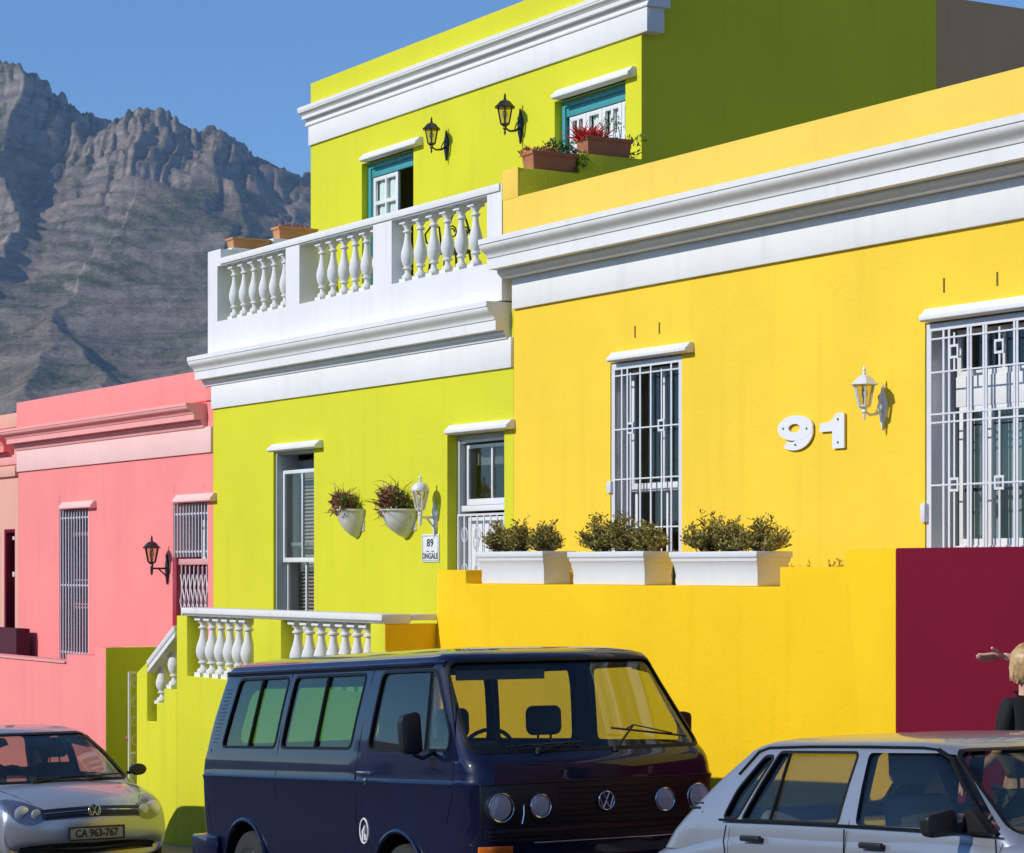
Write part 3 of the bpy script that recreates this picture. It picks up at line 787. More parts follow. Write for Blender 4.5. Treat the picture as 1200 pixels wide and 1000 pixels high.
# ================================================================ HOUSES ACROSS THE STREET (seen only in reflections)
cols = [((.62, .60, .55), 'cream'), ((.20, .35, .45), 'blue'), ((.55, .30, .14), 'orange'), ((.45, .46, .45), 'grey'), ((.50, .22, .30), 'rose')]
x = -42.0
for i in range(6):
    c, nm = cols[i % 5]
    w = 8.6; h = 4.6 + .3*(i % 2)
    mm = stucco('plaster_' + nm + str(i), c)
    t = thing('terrace_house', nm + ' terrace house across the street' + (', the last one uphill' if i == 5 else ', reflected in the car windows'), 'house', (x, -17.2, gz(x)))
    b = MB(); zb = gz(x+w/2)
    hs = [(1.2, 2.3, zb+1, zb+3.0), (3.7, 4.7, zb+.15, zb+2.6), (6.2, 7.3, zb+1, zb+3.0)]
    wall(b, 0, w-.02, -3-gz(x)*0, zb+h-.2, 0, -.3, hs)
    o = b.build('wall', mm, t)
    b = MB(); b.box(0, w-.02, -8, -.3, -3, zb+h-.6); b.build('rear_block', mm, t)
    b = MB(); b.box(-.0, w-.02, -.25, .2, zb+h-.5, zb+h-.25); b.build('cornice', 'white', t)
    for (a, c_, z0, z1) in hs:
        b = MB(); frame_rect(b, a, c_, -.2, -.14, z0, z1, .07); b.build('window_frame' if z0 > zb+.5 else 'door_frame', 'wpaint', t)
        pane(t, a+.06, c_-.06, -.17, z0+.06, z1-.06)
    for o in list(COL.objects):
        if o.parent == t: o.location.z -= gz(x)
    x += w
# ================================================================ WALL LAMPS
def wall_lamp(label, metal, Xc, Y, Ztip, H, off=.19, style='coach', platem=None, arm='up', gl='lampglass', group=None):
    """root on the wall; lantern axis stands off the wall; Ztip top of the finial, H height of roof+lantern body"""
    t = thing('wall_lamp', label, 'wall lamp', (Xc, Y, Ztip-H*1.3), group=group)
    s = H/.30; yc = -off; n = 6 if style == 'coach' else 8
    zt = H*1.3           # local finial tip
    ze = zt - .13*s      # eaves
    zb = ze - .155*s     # lantern bottom
    r1, r2 = (.074*s, .042*s) if style == 'coach' else (.068*s, .034*s)
    c = (0, yc, 0)
    if style == 'coach': pr = [(r1*1.36, ze-.010*s), (r1*1.42, ze-.006*s), (r1*1.06, ze+.016*s), (r1*.80, ze+.040*s), (r1*.5, ze+.056*s), (r1*.2, ze+.062*s), (.013*s, ze+.066*s)]
    else: pr = [(r1*1.05, ze-.006*s), (r1*1.08, ze), (r1*1.02, ze+.02*s), (r1*.85, ze+.042*s), (r1*.5, ze+.058*s), (.014*s, ze+.064*s)]
    b = MB(); b.lathe(pr, c, n if style == 'coach' else 16, ang0=PI/6)
    b.lathe([(.010*s, ze+.06*s), (.016*s, ze+.075*s), (.008*s, ze+.085*s), (.013*s, ze+.098*s), (.004*s, zt-.008*s), (.001, zt)], c, 8)
    b.build('lamp_roof', metal, t, angle=30)
    b = MB()
    for k in range(n):
        a = PI/6 + 2*PI*k/n
        b.tube([(r1*math.cos(a), yc+r1*math.sin(a), ze-.004*s), (r2*math.cos(a), yc+r2*math.sin(a), zb)], .0068*s, 5)
    b.lathe([(r1*1.03, ze-.012*s), (r1*1.03, ze-.004*s)], c, n, ang0=PI/6)
    b.lathe([(.006*s, zb-.10*s), (.012*s, zb-.075*s), (.010*s, zb-.055*s), (.022*s, zb-.04*s), (.016*s, zb-.025*s), (r2*.9, zb-.008*s), (r2*1.05, zb-.004*s), (r2*1.05, zb+.006*s)], c, n, ang0=PI/6)
    b.build('lantern_frame', metal, t, angle=30)
    b = MB(); vs = []
    for k in range(n):
        a = PI/6 + 2*PI*k/n; vs += [(r2*.97*math.cos(a), yc+r2*.97*math.sin(a), zb), (r1*.97*math.cos(a), yc+r1*.97*math.sin(a), ze-.006*s)]
    b.add(vs, [(2*k, (2*k+2) % (2*n), (2*k+3) % (2*n), 2*k+1) for k in range(n)]); b.build('lantern_glass', gl, t, angle=10)
    b = MB(); b.lathe([(.012*s, zb+.004), (.012*s, zb+.05*s), (.022*s, zb+.07*s), (.026*s, zb+.09*s), (.018*s, zb+.115*s), (.002, zb+.125*s)], c, 10); b.build('bulb', 'wpaint', t)
    pm = platem or metal
    if arm == 'up':      # arm leaves the plate, curls under the lantern
        pz = zb-.005*s
        pts = [(0, -.01, pz-.01*s), (0, -off*.35, pz-.045*s), (0, -off*.7, pz-.055*s), (0, yc+.012*s, pz-.035*s)]
        b = MB().tube(pts, [.012*s, .011*s, .010*s, .009*s], 8)
        b.tube([(0, -.02, pz+.05*s), (0, -off*.28, pz+.02*s), (0, -off*.40, pz-.035*s)], .006*s, 6)
    else:
        pz = zb-.075*s
        b = MB().tube([(0, -.01, pz+.01*s), (0, yc, pz+.01*s)], .010*s, 8)
        b.tube([(0, -.015, pz-.07*s), (0, -off*.35, pz-.03*s), (0, -off*.6, pz+.01*s)], .008*s, 6)
        b.lathe([(.008*s, pz-.06*s), (.015*s, pz-.03*s), (.017*s, pz+.02*s), (.012*s, zb-.02*s)], c, 8)
    b.build('arm', pm, t)
    hw = .045*s; zl, zh = pz-.11*s, pz+.12*s
    poly = [(0, zl-.05*s), (hw*.3, zl), (hw*.85, zl+.05*s), (hw*1.1, zl+.12*s), (hw*.9, zh-.06*s), (hw*.4, zh-.02*s), (0, zh+.04*s), (-hw*.4, zh-.02*s), (-hw*.9, zh-.06*s), (-hw*1.1, zl+.12*s), (-hw*.85, zl+.05*s), (-hw*.3, zl)]
    MB().prism(poly, lambda x, z: (x*.8, -.022, z), lambda x, z: (x, 0, z)).build('wall_plate', pm, t, bevel=.002)
    return t
def lamp_at(label, metal, px, tip, pyb, Y, off, **k):
    # px: lantern axis in the photograph, tip / pyb: rows of the finial tip and the lantern's foot
    q = P(px, tip, Y-off); e = P(px, pyb, Y-off)
    H = (q.z - e.z)*.30/.285
    return wall_lamp(label, metal, q.x, Y, q.z, H, off, **k)
lamp_at('black coach lamp on the upper lime wall, nearer the open balcony door', 'black', 505.6, 136.5, 168.5, YU, .195, group=None)
lamp_at('black coach lamp on the upper lime wall, nearer the window with the flower boxes', 'black', 591.7, 108.5, 145.5, YU, .195)
lamp_at('white wall lamp above the small enamel name sign on the lime wall', 'wpaint', 492.5, 555.5, 597, 0, .17, style='dome', arm='low')
lamp_at('white coach lamp on the yellow wall right of the number 91', 'wpaint', 1012.8, 428, 476, 0, .185, arm='up', gl='lampglass')
lamp_at('black coach lamp on the pink wall beside the lattice gated door', 'black', 177.8, 627, 659, 0, .21, arm='low')

# ================================================================ NUMBERS AND NAME SIGN
def digit(ch, pl, pr_, py, label):
    """wide heavy numeral cut from thick board; pl, pr_: its left and right edge in the photograph"""
    q = P((pl+pr_)/2, py, -.03); w = P(pr_, py, -.03).x-P(pl, py, -.03).x; h = zat((pl+pr_)/2, py-20.5, -.03)-zat((pl+pr_)/2, py+20.5, -.03)
    t = thing('house_number', label, 'house number', (q.x, 0, q.z), group='numerals of the house number 91')
    b = MB(); f0 = lambda u, v: (u*w, -.027, v*h); f1 = lambda u, v: (u*w, -.012, v*h)
    if ch == '1':
        b.prism([(.02, -.5), (.5, -.5), (.5, .5), (.16, .5), (.06, .36), (-.12, .27), (-.5, .24), (-.5, -.0), (.02, -.0)], f0, f1); sc_ = [(.26, .33), (.26, -.33)]
    else:
        def ell(cx, cy, rx, ry, a0, a1, n): return [(cx+rx*math.cos(R(a0+(a1-a0)*k/n)), cy+ry*math.sin(R(a0+(a1-a0)*k/n))) for k in range(n+1)]
        def ribbon(o, i, dy):
            n = len(o)-1
            for k in range(n): b.prism([o[k], o[k+1], i[k+1], i[k]], lambda u, v: (u*w, -.027+dy, v*h), f1)
        ribbon(ell(0, .14, .5, .36, -160, 200, 40), ell(-.02, .14, .17, .12, -160, 200, 40), 0)
        o = ell(-.02, .04, .52, .54, 20, -128, 24); i = ell(-.10, .10, .26, .36, 10, -115, 24); ribbon(o, i, .0012)
        sc_ = [(-.33, .15), (.34, .10), (.02, -.34)]
    b.build('numeral', 'number', t, weld=False)
    for u, v in sc_:
        MB().lathe([(.009, 0), (.009, -.005), (.004, -.007)], (0, 0, 0), 8, axis='y').build('screw', 'screw', t).location = (u*w, -.027, v*h)
    return t
digit('9', 910.5, 951.5, 507.5, 'white numeral nine on the yellow wall, screwed on beside the numeral one')
digit('1', 960, 988.5, 505.5, 'white numeral one on the yellow wall, between the nine and the coach lamp')
q0 = P(495.6, 659, 0); q1 = P(515.4, 626, 0)
sg = thing('name_sign', 'small pale enamel sign with the number and house name under the white lamp', 'sign', ((q0.x+q1.x)/2, 0, (q0.z+q1.z)/2))
w_, h_ = (q1.x-q0.x)/2, (q1.z-q0.z)/2
MB().box(-w_, w_, -.012, .0, -h_, h_).build('plate', 'wpaint', sg, bevel=.003)
b = MB(); frame_rect(b, -w_+.012, w_-.012, -.0145, -.0115, -h_+.012, h_-.012, .008); b.build('border', 'greyframe', sg)
lettering('number', '89', .105, 'ink', sg, (0, -.014, h_*.36), (R(90), 0, 0), depth=.001, offset=.002, spacing=1.1, xscale=1.25)
lettering('house_name', 'DNGALE', .078, 'ink', sg, (0, -.014, -h_*.58), (R(90), 0, 0), depth=.001, offset=.001, xscale=w_*2*.74/.245)
for dx in (-.05, .05): MB().box(dx-.025, dx+.025, -.0145, -.0115, -.035, -.027).build('dash', 'ink', sg)

# ================================================================ PLANTS
def leaves(b, rnd, c, rad, n, size, up=.3, shape=(1, 1, 1), hollow=.35):
    for _ in range(n):
        while True:
            v = Vector((rnd.uniform(-1, 1), rnd.uniform(-1, 1), rnd.uniform(-1, 1)))
            if hollow < v.length < 1: break
        p = Vector(c) + Vector((v.x*rad*shape[0], v.y*rad*shape[1], v.z*rad*shape[2]))
        leaf(b, rnd, p, (v + Vector((0, 0, up))).normalized(), size*rnd.uniform(.6, 1.3))
def leaf(b, rnd, p, d, L, w=.38):
    d = (d + Vector((rnd.uniform(-.6, .6), rnd.uniform(-.6, .6), rnd.uniform(-.4, .6)))).normalized()
    s = d.cross(Vector((rnd.uniform(-1, 1), rnd.uniform(-1, 1), rnd.uniform(-1, 1)))).normalized() * L*w*.5
    n = d.cross(s).normalized()*L*.08
    b.add([p, p+d*L*.5+s+n, p+d*L, p+d*L*.5-s+n], [(0, 1, 2, 3)])
def shrub(label, x, y, z, w, h, seed, group):
    rnd = random.Random(seed); t = thing('shrub', label, 'shrub', (x, y, z), group=group)
    b = MB(); lb = MB()
    for i in range(42):
        a = rnd.uniform(0, 2*PI); rr = rnd.uniform(.15, 1)**.7*w*.74; hh = h*rnd.uniform(.45, 1.05)*(1-.25*(rr/(w*.5))**2)
        p0 = Vector((rnd.uniform(-.04, .04)*w*4, rnd.uniform(-.03, .03), 0)); p3 = Vector((rr*math.cos(a), rr*math.sin(a)*.5, hh))
        p1 = p0.lerp(p3, .35)+Vector((0, 0, h*.08)); p2 = p0.lerp(p3, .7)+Vector((rnd.uniform(-.02, .02), rnd.uniform(-.02, .02), h*.03))
        b.tube([p0, p1, p2, p3], [.006, .004, .003, .0015], 4, cap=False)
        for seg in ((p0, p1), (p1, p2), (p2, p3)):
            m = 10 if seg[0] is not p0 else 2
            for k in range(m):
                q = seg[0].lerp(seg[1], rnd.random()); a2 = rnd.uniform(0, 2*PI)
                d = Vector((math.cos(a2), math.sin(a2), rnd.uniform(.2, 1.1))).normalized()
                L = rnd.uniform(.018, .042)
                for jj in range(3): leaf(lb, rnd, q + d*L*.6*jj, d, L, .45)
    b.build('stems', 'twig', t); lb.build('foliage', 'leaf_olive', t, angle=80)
    return t
# white planter troughs on the yellow ledge
yp0 = YY+.03; yp1 = YY+.33
zb0 = zt2+.003
pl = [(562, 635.5), (669, 753.5), (788.5, 886)]
names = ['left', 'middle', 'right']
lab = ['white moulded planter trough at the left end of the yellow wall ledge', 'white moulded planter trough in the middle of the three on the yellow wall', 'white moulded planter trough nearest the maroon wall, right of the other two']
spots = []
for i, (a, c) in enumerate(pl):
    x0 = P(a-1, 660, yp0).x; x1 = P(c+1, 660, yp0).x
    zt = zat((a+c)/2, 646.5, yp0)
    t = thing('planter', lab[i], 'planter', ((x0+x1)/2, (yp0+yp1)/2, zb0), group='white planter troughs on the yellow wall')
    W, D, H = (x1-x0)/2, (yp1-yp0)/2, zt-zb0
    prof = [(-.022, 0), (-.018, H*.12), (-.022, H*.3), (-.012, H*.55), (-.002, H*.68), (.006, H*.72), (.006, H*.80), (.018, H*.84), (.018, H)]
    b = MB(); vs = []; fs = []
    inner = [(.0-.012, H), (-.03, H*.8)]
    for (o, z) in prof + inner: vs += [(-W-o, -D-o, z), (W+o, -D-o, z), (W+o, D+o, z), (-W-o, D+o, z)]
    for k in range(len(prof)+1):
        for j in range(4): fs.append((4*k+j, 4*k+(j+1) % 4, 4*k+4+(j+1) % 4, 4*k+4+j))
    fs.append((3, 2, 1, 0)); b.add(vs, fs); b.build('trough', 'wpaint', t, bevel=.002, angle=25)
    MB().box(-W+.03, W-.03, -D+.03, D-.03, H*.7, H*.86).build('soil', 'soil', t)
    spots.append((x0, x1, zb0+H*.86))
rn = 7
sl = [(581, 0, .34, .30, 'small shrub at the left end of the left white planter, before the white door gate'), (609, 0, .28, .29, 'small shrub in the middle of the left white planter'), (641, 0, .33, .29, 'small shrub at the right end of the left white planter'),
      (706, 1, .42, .35, 'bushy shrub at the left end of the middle white planter'), (731, 1, .34, .33, 'shrub in the middle of the middle white planter, before the narrow barred window'), (762, 1, .32, .28, 'lower shrub at the right end of the middle white planter'),
      (830, 2, .42, .34, 'broad shrub at the left end of the right white planter'), (855, 2, .30, .27, 'shrub between two others in the right white planter'), (893, 2, .40, .29, 'tallest shrub, at the right end of the right white planter')]
for (px, i, w, h, l) in sl:
    rn += 1; x = P(px, 620, (yp0+yp1)/2).x
    x = max(spots[i][0]+.12, min(spots[i][1]-.12, x))
    shrub(l, x, (yp0+yp1)/2, spots[i][2]-.02, w, h*1.17, rn, 'shrubs in the white planters')
# half-cone wall pots with bronze plants
for i, (px, l, l2, sd, pw) in enumerate([(418.5, 'white half round wall pot nearer the tall sash window', 'bronze spiky plant in the wall pot nearer the tall sash window', 3, .92), (476.5, 'white half round wall pot nearer the white lamp', 'fuller bronze spiky plant in the wall pot nearer the white lamp', 5, 1.12)]):
    q = P(px, 631, 0); q2 = P(px, 597, 0); H = (q2.z-q.z)
    t = thing('wall_pot', l, 'wall pot', (q.x, 0, q.z), group='wall pots on the lime wall')
    b = MB(); vs = []; n = 18; prof = [(.015, 0), (.07, .03*H/.3), (.12, .075*H/.3), (.165, .13*H/.3), (.19, .19*H/.3), (.205, H*.85), (.21, H*.92), (.225, H*.95), (.225, H), (.20, H), (.19, H*.9)]
    for r, z in prof:
        for k in range(n+1):
            a = PI + PI*k/n; vs.append((r*math.cos(a)*.95*pw/1.0, r*math.sin(a)*1.15*pw, z))
    fs = [(j*(n+1)+k, j*(n+1)+k+1, (j+1)*(n+1)+k+1, (j+1)*(n+1)+k) for j in range(len(prof)-1) for k in range(n)]
    b.add(vs, fs); b.box(-.185*pw, .185*pw, -.01, 0, H*.25, H*1.0); b.build('bowl', 'potglaze', t, angle=50)
    MB().lathe([(.165*pw, H*.82), (.165*pw, H*.86)], (0, -.0, 0), 18).build('soil', 'soil', t).scale = (.9, .55, 1)
    [c for c in COL.objects if c.parent == t and c.name.startswith('soil')][0].location = (0, -.095*pw, 0)
    rnd = random.Random(sd)
    tp = thing('pot_plant', l2, 'plant', (q.x-.02, -.12, q.z+H*.80), group='bronze plants in the wall pots')
    b = MB(); gb = MB()
    for k in range(int(330*pw)):
        long_ = rnd.random() < .16
        while True:
            v = Vector((rnd.uniform(-1, 1), rnd.uniform(-1, 1), rnd.uniform(-1, 1)))
            if v.length < 1: break
        p = Vector((v.x*.15*pw-.02, v.y*.10-.03, .12+v.z*.12*pw)); dd = (v+Vector((0, 0, .5))).normalized()
        L = rnd.uniform(.12, .22)*pw if long_ else rnd.uniform(.05, .11)*pw; pts = [p]; d = dd.copy(); ax = Vector((rnd.uniform(-1, 1), rnd.uniform(-1, 1), rnd.uniform(-1, 1))).normalized(); tw = rnd.uniform(-.75, .75)
        for s_ in range(6):
            d = (Matrix.Rotation(tw, 3, ax) @ d + Vector((0, 0, -.05))).normalized(); nx = pts[-1]+d*L/6
            nx.y = min(nx.y, .10); pts.append(nx)
        g2 = p.x > .08 and rnd.random() < .6
        (gb if g2 or rnd.random() < .08 else b).tube(pts, [.006, .008, .009, .008, .006, .004, .001] if not long_ else [.005, .005, .004, .004, .003, .002, .001], 4, cap=False)
    b.build('foliage', 'leaf_red', tp); gb.build('green_shoots', 'leaf_green', tp)['kind'] = 'stuff'
# terracotta boxes on the balcony ends
def tbox(label, X0, X1, y0, y1, z0, z1, m, group):
    t = thing('flower_box', label, 'flower box', ((X0+X1)/2, (y0+y1)/2, z0), group=group)
    W, D, H = (X1-X0)/2, (y1-y0)/2, z1-z0
    b = MB(); vs = []; prof = [(-.02, 0), (-.006, H*.78), (.008, H*.80), (.012, H*.98), (.006, H), (-.012, H), (-.02, H*.8)]
    for (o, z) in prof: vs += [(-W-o, -D-o, z), (W+o, -D-o, z), (W+o, D+o, z), (-W-o, D+o, z)]
    fs = [(4*k+j, 4*k+(j+1) % 4, 4*k+4+(j+1) % 4, 4*k+4+j) for k in range(len(prof)-1) for j in range(4)] + [(3, 2, 1, 0)]
    b.add(vs, fs); b.build('box', m, t, bevel=.002, angle=25)
    MB().box(-W+.025, W-.025, -D+.025, D-.025, H*.75, H*.9).build('soil', 'soil', t)
    return t
XF = XW-.012; XB_ = XW-.225
def yzb(pa, pc, pyt, pyb, Xp): 
    a = PX(pa, pyb, Xp); c = PX(pc, pyb, Xp); return a.y, c.y, a.z, PX(pa, pyt, Xp).z
y0, y1, z0, z1 = yzb(624.5, 677, 175.5, 197.5, XF); z0 = ZL1+.003
tbox('terracotta flower box on the lower step of the balcony wall beside the lime house', XB_, XF, y0, y1, z0, z1, 'terra', 'terracotta boxes on the balcony end walls')
bx1 = (y0, y1, z1)
y0, y1, z0, z1 = yzb(688.5, 739, 158.5, 181, XF); z0 = ZL2+.003; y1 = max(y1, y0+.5)
tbox('terracotta flower box with red flowers on the upper step of the balcony wall', XB_, XF, y0, min(y1, YU-.02), z0, z1, 'terra', 'terracotta boxes on the balcony end walls')
bx2 = (y0, min(y1, YU-.02), z1)
XL_ = XPG+.28
y0, y1, z0, z1 = yzb(273, 317, 278, 297, XL_); z0 = ZLA+.003
tbox('pale terracotta box at the far left corner of the balcony', XL_-.2, XL_, y0, y1, z0, z1, 'terra_light', 'terracotta boxes on the balcony end walls')
y0, y1, z0, z1 = yzb(327, 372, 265, 284, XL_); z0 = ZLB+.003
tbox('pale terracotta box on the higher step behind the left balcony corner', XL_-.2, XL_, y0, min(y1, YU-.03), z0, z1, 'terra_light', 'terracotta boxes on the balcony end walls')
XM = (XF+XB_)/2
rnd = random.Random(4)
t = thing('succulent', 'orange and green succulents trailing over the lower terracotta box', 'plant', (XM, bx1[0], bx1[2]-.03)); b = MB(); g_ = MB()
Ld = bx1[1]-bx1[0]
for k in range(60):
    c = Vector((rnd.uniform(-.09, .09), rnd.uniform(0, Ld*.55), rnd.uniform(0, .05)))
    leaves(b, rnd, c, .03, 6, .04)
for k in range(60):
    c = Vector((rnd.uniform(-.09, .09), rnd.uniform(Ld*.45, Ld*1.05), rnd.uniform(.0, .13)))
    leaves(g_, rnd, c, .035, 6, .045)
for k in range(12):
    c = Vector((rnd.uniform(.03, .12), Ld*rnd.uniform(.95, 1.15), rnd.uniform(-.14, .02))); leaves(g_, rnd, c, .03, 6, .05)
b.build('orange_rosettes', 'flower2', t, angle=80); g_.build('foliage', 'leaf_green', t, angle=80)
t = thing('flowering_plant', 'red spiky flowers in the higher terracotta box before the balcony window', 'plant', (XM, bx2[0], bx2[2]-.03)); b = MB(); g_ = MB()
Ld = bx2[1]-bx2[0]
for k in range(150):
    a = rnd.uniform(0, 2*PI); L = rnd.uniform(.08, .24); c = Vector((rnd.uniform(-.07, .07), rnd.uniform(-.03, Ld*.42), 0))
    dd = Vector((math.cos(a)*.6, math.sin(a)*.6, rnd.uniform(.2, 1))).normalized()
    b.tube([c, c+dd*L*.5, c+dd*L+Vector((0, 0, -.015))], [.005, .006, .002], 4)
for k in range(8):
    c = Vector((rnd.uniform(-.05, .05), Ld*(.35+.5*rnd.random()), 0)); e = c+Vector((rnd.uniform(-.05, .05), rnd.uniform(-.05, .05), rnd.uniform(.12, .22)))
    g_.tube([c, e], .004, 4); leaves(g_, rnd, e, .035, 8, .035)
for k in range(14):
    c = Vector((rnd.uniform(-.02, .1), Ld*rnd.uniform(.92, 1.2), rnd.uniform(-.16, .05))); leaves(g_, rnd, c, .03, 6, .05)
b.build('flowers', 'flower', t); g_.build('foliage', 'leaf_green', t, angle=80)
t = thing('succulent', 'dry rosettes barely showing over the pale terracotta box at the left', 'plant', (XL_-.1, y0, z1-.03)); b = MB()
for k in range(30):
    leaves(b, rnd, (rnd.uniform(-.07, .07), rnd.uniform(0, y1-y0)*.9, rnd.uniform(0, .04)), .025, 5, .04)
b.build('rosettes', 'flower2', t, angle=80)
# wrought-iron chair on the balcony
q = P(528, 300, .62); zfl = zo0-.06
t = thing('iron_chair', 'dark scrolled iron chair seen between the right balcony balusters', 'chair', (q.x, .62, zfl))
b = MB(); b.lathe([(.2, .43), (.21, .44), (.21, .455), (.2, .46)], (0, 0, 0), 18); b.build('seat', 'black', t)
for sx, sy in ((-1, -1), (1, -1), (1, 1), (-1, 1)):
    MB().tube([(sx*.14, sy*.14, .44), (sx*.17, sy*.17, .2), (sx*.2, sy*.2, 0)], .012, 6).build('leg', 'black', t)
b = MB()
b.tube([(.17, -.18+.36*k/8*1.0, .45+.42*math.sin(PI*k/8)) for k in range(9)], .011, 6)
for s in (-1, 1):
    b.tube([(.17, s*(.07+.055*math.cos(a)*(1-i*.05)), .62+.07*math.sin(a)*(1-i*.05)) for i, a in enumerate([j*PI/4 for j in range(13)])], .008, 6)
b.build('backrest', 'black', t)
for s in (-1, 1):
    b = MB(); b.tube([(.17, s*.2, .46), (.16, s*.22, .66), (.0, s*.23, .68), (-.14, s*.22, .62), (-.15, s*.2, .54), (-.1, s*.2, .52)], .010, 6); b.build('armrest', 'black', t)
# tall thin post by the kerb (its shadow falls on the green stoop wall)
tt = 3.0; sxp = P(192, 880, YW).x
t = thing('sign_post', 'slim dark steel post on the road edge outside the left of the picture', 'post', (sxp-.45*tt, YW-tt, gz(sxp)))
ztop = zat(192, 826, YW) + .65*tt - gz(sxp); zk = zat(192, 857, YW) + .65*tt - gz(sxp)
MB().lathe([(.055, 0), (.055, zk-.05), (.06, zk), (.02, zk+.06), (.014, ztop-.02), (.002, ztop)], (0, 0, 0), 12).build('post', 'black', t)

# ================================================================ PERSON
def skinned(name, joints, edges, m, parent, sub=2, root=0):
    me = bpy.data.meshes.new(name); me.from_pydata([j[:3] for j in joints], edges, [])
    o = link(name, me, parent)
    md = o.modifiers.new('s', 'SKIN'); md.use_smooth_shade = True; md.branch_smoothing = .6
    lay = me.skin_vertices[0].data
    for i, j in enumerate(joints):
        rr = j[3] if isinstance(j[3], tuple) else (j[3], j[3]); lay[i].radius = rr; lay[i].use_root = (i == root)
    ms = o.modifiers.new('u', 'SUBSURF'); ms.levels = sub; ms.render_levels = sub
    dg = bpy.context.evaluated_depsgraph_get(); dg.update()
    me2 = bpy.data.meshes.new_from_object(o.evaluated_get(dg)); o.modifiers.clear(); o.data = me2; me2.name = name
    me2.materials.clear(); me2.materials.append(M[m]); me2.polygons.foreach_set('use_smooth', [True]*len(me2.polygons))
    return o
yp = YY-.62; qx = P(1203, 780, yp).x; zg = gz(qx)+.13
pr = thing('person', 'blonde woman in a black top standing by the maroon wall with one hand raised', 'person', (qx, yp, zg), (0, 0, math.atan2(VR.y, VR.x)))
hz_top = zat(1198, 757.5, yp)-zg        # height of the crown
S = hz_top/1.70
# local frame: +x is right along the wall, +y into the wall. She faces the wall and a little to the right.
def sc(*a): return tuple(v*S for v in a)
J = [ (*sc(0, .0, .93), (.155*S, .115*S)), (*sc(.0, .0, 1.08), (.125*S, .095*S)), (*sc(.0, .01, 1.24), (.10*S, .085*S)), (*sc(0, .015, 1.34), (.075*S, .06*S)), (*sc(0, .01, 1.44), (.055*S, .055*S)), (*sc(.0, -.005, 1.50), (.052*S, .052*S)),
      (*sc(.0, -.005, 1.565), (.068*S, .078*S)), (*sc(.0, -.01, 1.62), (.074*S, .092*S)), (*sc(.0, -.005, 1.665), (.058*S, .07*S)),
      (*sc(-.105, -.015, 1.35), .036*S), (*sc(-.130, -.03, 1.20), .036*S), (*sc(-.165, -.03, 1.08), .038*S), (*sc(-.245, .04, .995), .031*S), (*sc(-.335, .10, .915), .024*S),
      (*sc(.145, .01, 1.36), .040*S), (*sc(.19, .16, 1.40), .040*S), (*sc(.17, .27, 1.47), .04*S), (*sc(.05, .27, 1.59), .033*S), (*sc(-.095, .25, 1.64), .024*S),
      (*sc(-.09, .0, .86), .10*S), (*sc(-.10, .0, .50), .062*S), (*sc(-.10, .02, .10), .042*S), (*sc(-.10, -.04, .04), .04*S), (*sc(-.10, .10, .03), .035*S),
      (*sc(.09, .0, .86), .10*S), (*sc(.10, .0, .50), .062*S), (*sc(.10, .02, .10), .042*S), (*sc(.10, -.04, .04), .04*S), (*sc(.10, .10, .03), .035*S)]
E_ = [(0,1),(1,2),(2,3),(3,4),(4,5),(5,6),(6,7),(7,8),(3,9),(9,10),(10,11),(11,12),(12,13),(3,14),(14,15),(15,16),(16,17),(17,18),(0,19),(19,20),(20,21),(21,22),(21,23),(0,24),(24,25),(25,26),(26,27),(26,28)]
skinned('body', J, E_, 'skin', pr)
# face (turned to the right, away from the road)
fb_ = MB(); fc = Vector(sc(.045, .075, 1.60))
fb_.lathe([(.001, -.016), (.012, -.008), (.013, 0), (.008, .012), (.002, .03)], tuple(fc+Vector(sc(.03, .03, -.01))), 8); fb_.build('nose', 'skin', pr)
for s in (-1, 1):
    MB().lathe([(.002, -.02), (.012, -.012), (.014, 0), (.012, .014), (.002, .022)], sc(s*.074, -.005, 1.60), 8).build('ear', 'skin', pr)
# hair: blonde bob
hb_ = MB(); rnd = random.Random(9)
vs = []; nu, nv = 28, 16
for j in range(nv+1):
    v = j/nv; th = v*PI*.70
    for i in range(nu):
        u = 2*PI*i/nu; face = max(0, math.cos(u-math.radians(62)))**2
        r = math.sin(min(th, PI*.55))*(1 - .12*max(0, v-.75)*4)
        rx, ry = .098, .112
        wob = 1 + .03*math.sin(9*u+2*v) + .02*math.sin(23*u)
        z = 1.628 + .082*math.cos(min(th, PI/2)) - (.0 if th < PI/2 else (th-PI/2)*(.22+.022*math.sin(11*u)+.014*math.sin(29*u))*(1-.65*face)); wob *= 1-.35*max(0, (th-PI*.56))
        vs.append(sc(rx*r*math.cos(u)*wob*(1-.10*face*v), -.008+ry*r*math.sin(u)*wob*(1-.18*face*v), z))
hb_.add(vs, [(j*nu+i, j*nu+(i+1) % nu, (j+1)*nu+(i+1) % nu, (j+1)*nu+i) for j in range(nv) for i in range(nu)])
for k in range(420):
    u = rnd.uniform(0, 2*PI)
    if math.cos(u-math.radians(62)) > .65: continue
    pts = []
    for s_ in range(7):
        v = s_/6; th = .15+v*1.45; rr = math.sin(th)
        z = 1.635+.085*math.cos(th) - (v**2)*.115; th = th-.30*v**4; rr = math.sin(th)
        pts.append(sc((.101+.004*rnd.random())*rr*math.cos(u+.15*v), -.008+(.115+.004*rnd.random())*rr*math.sin(u+.15*v), z))
    ex = rnd.uniform(-.012, .022); pts[-1] = (pts[-1][0]*(1-.1*rnd.random()), pts[-1][1], pts[-1][2]-ex)
    hb_.tube(pts, [.0045*S]*6+[.0006], 4, cap=False)
hb_.build('hair', 'hair', pr, angle=80)
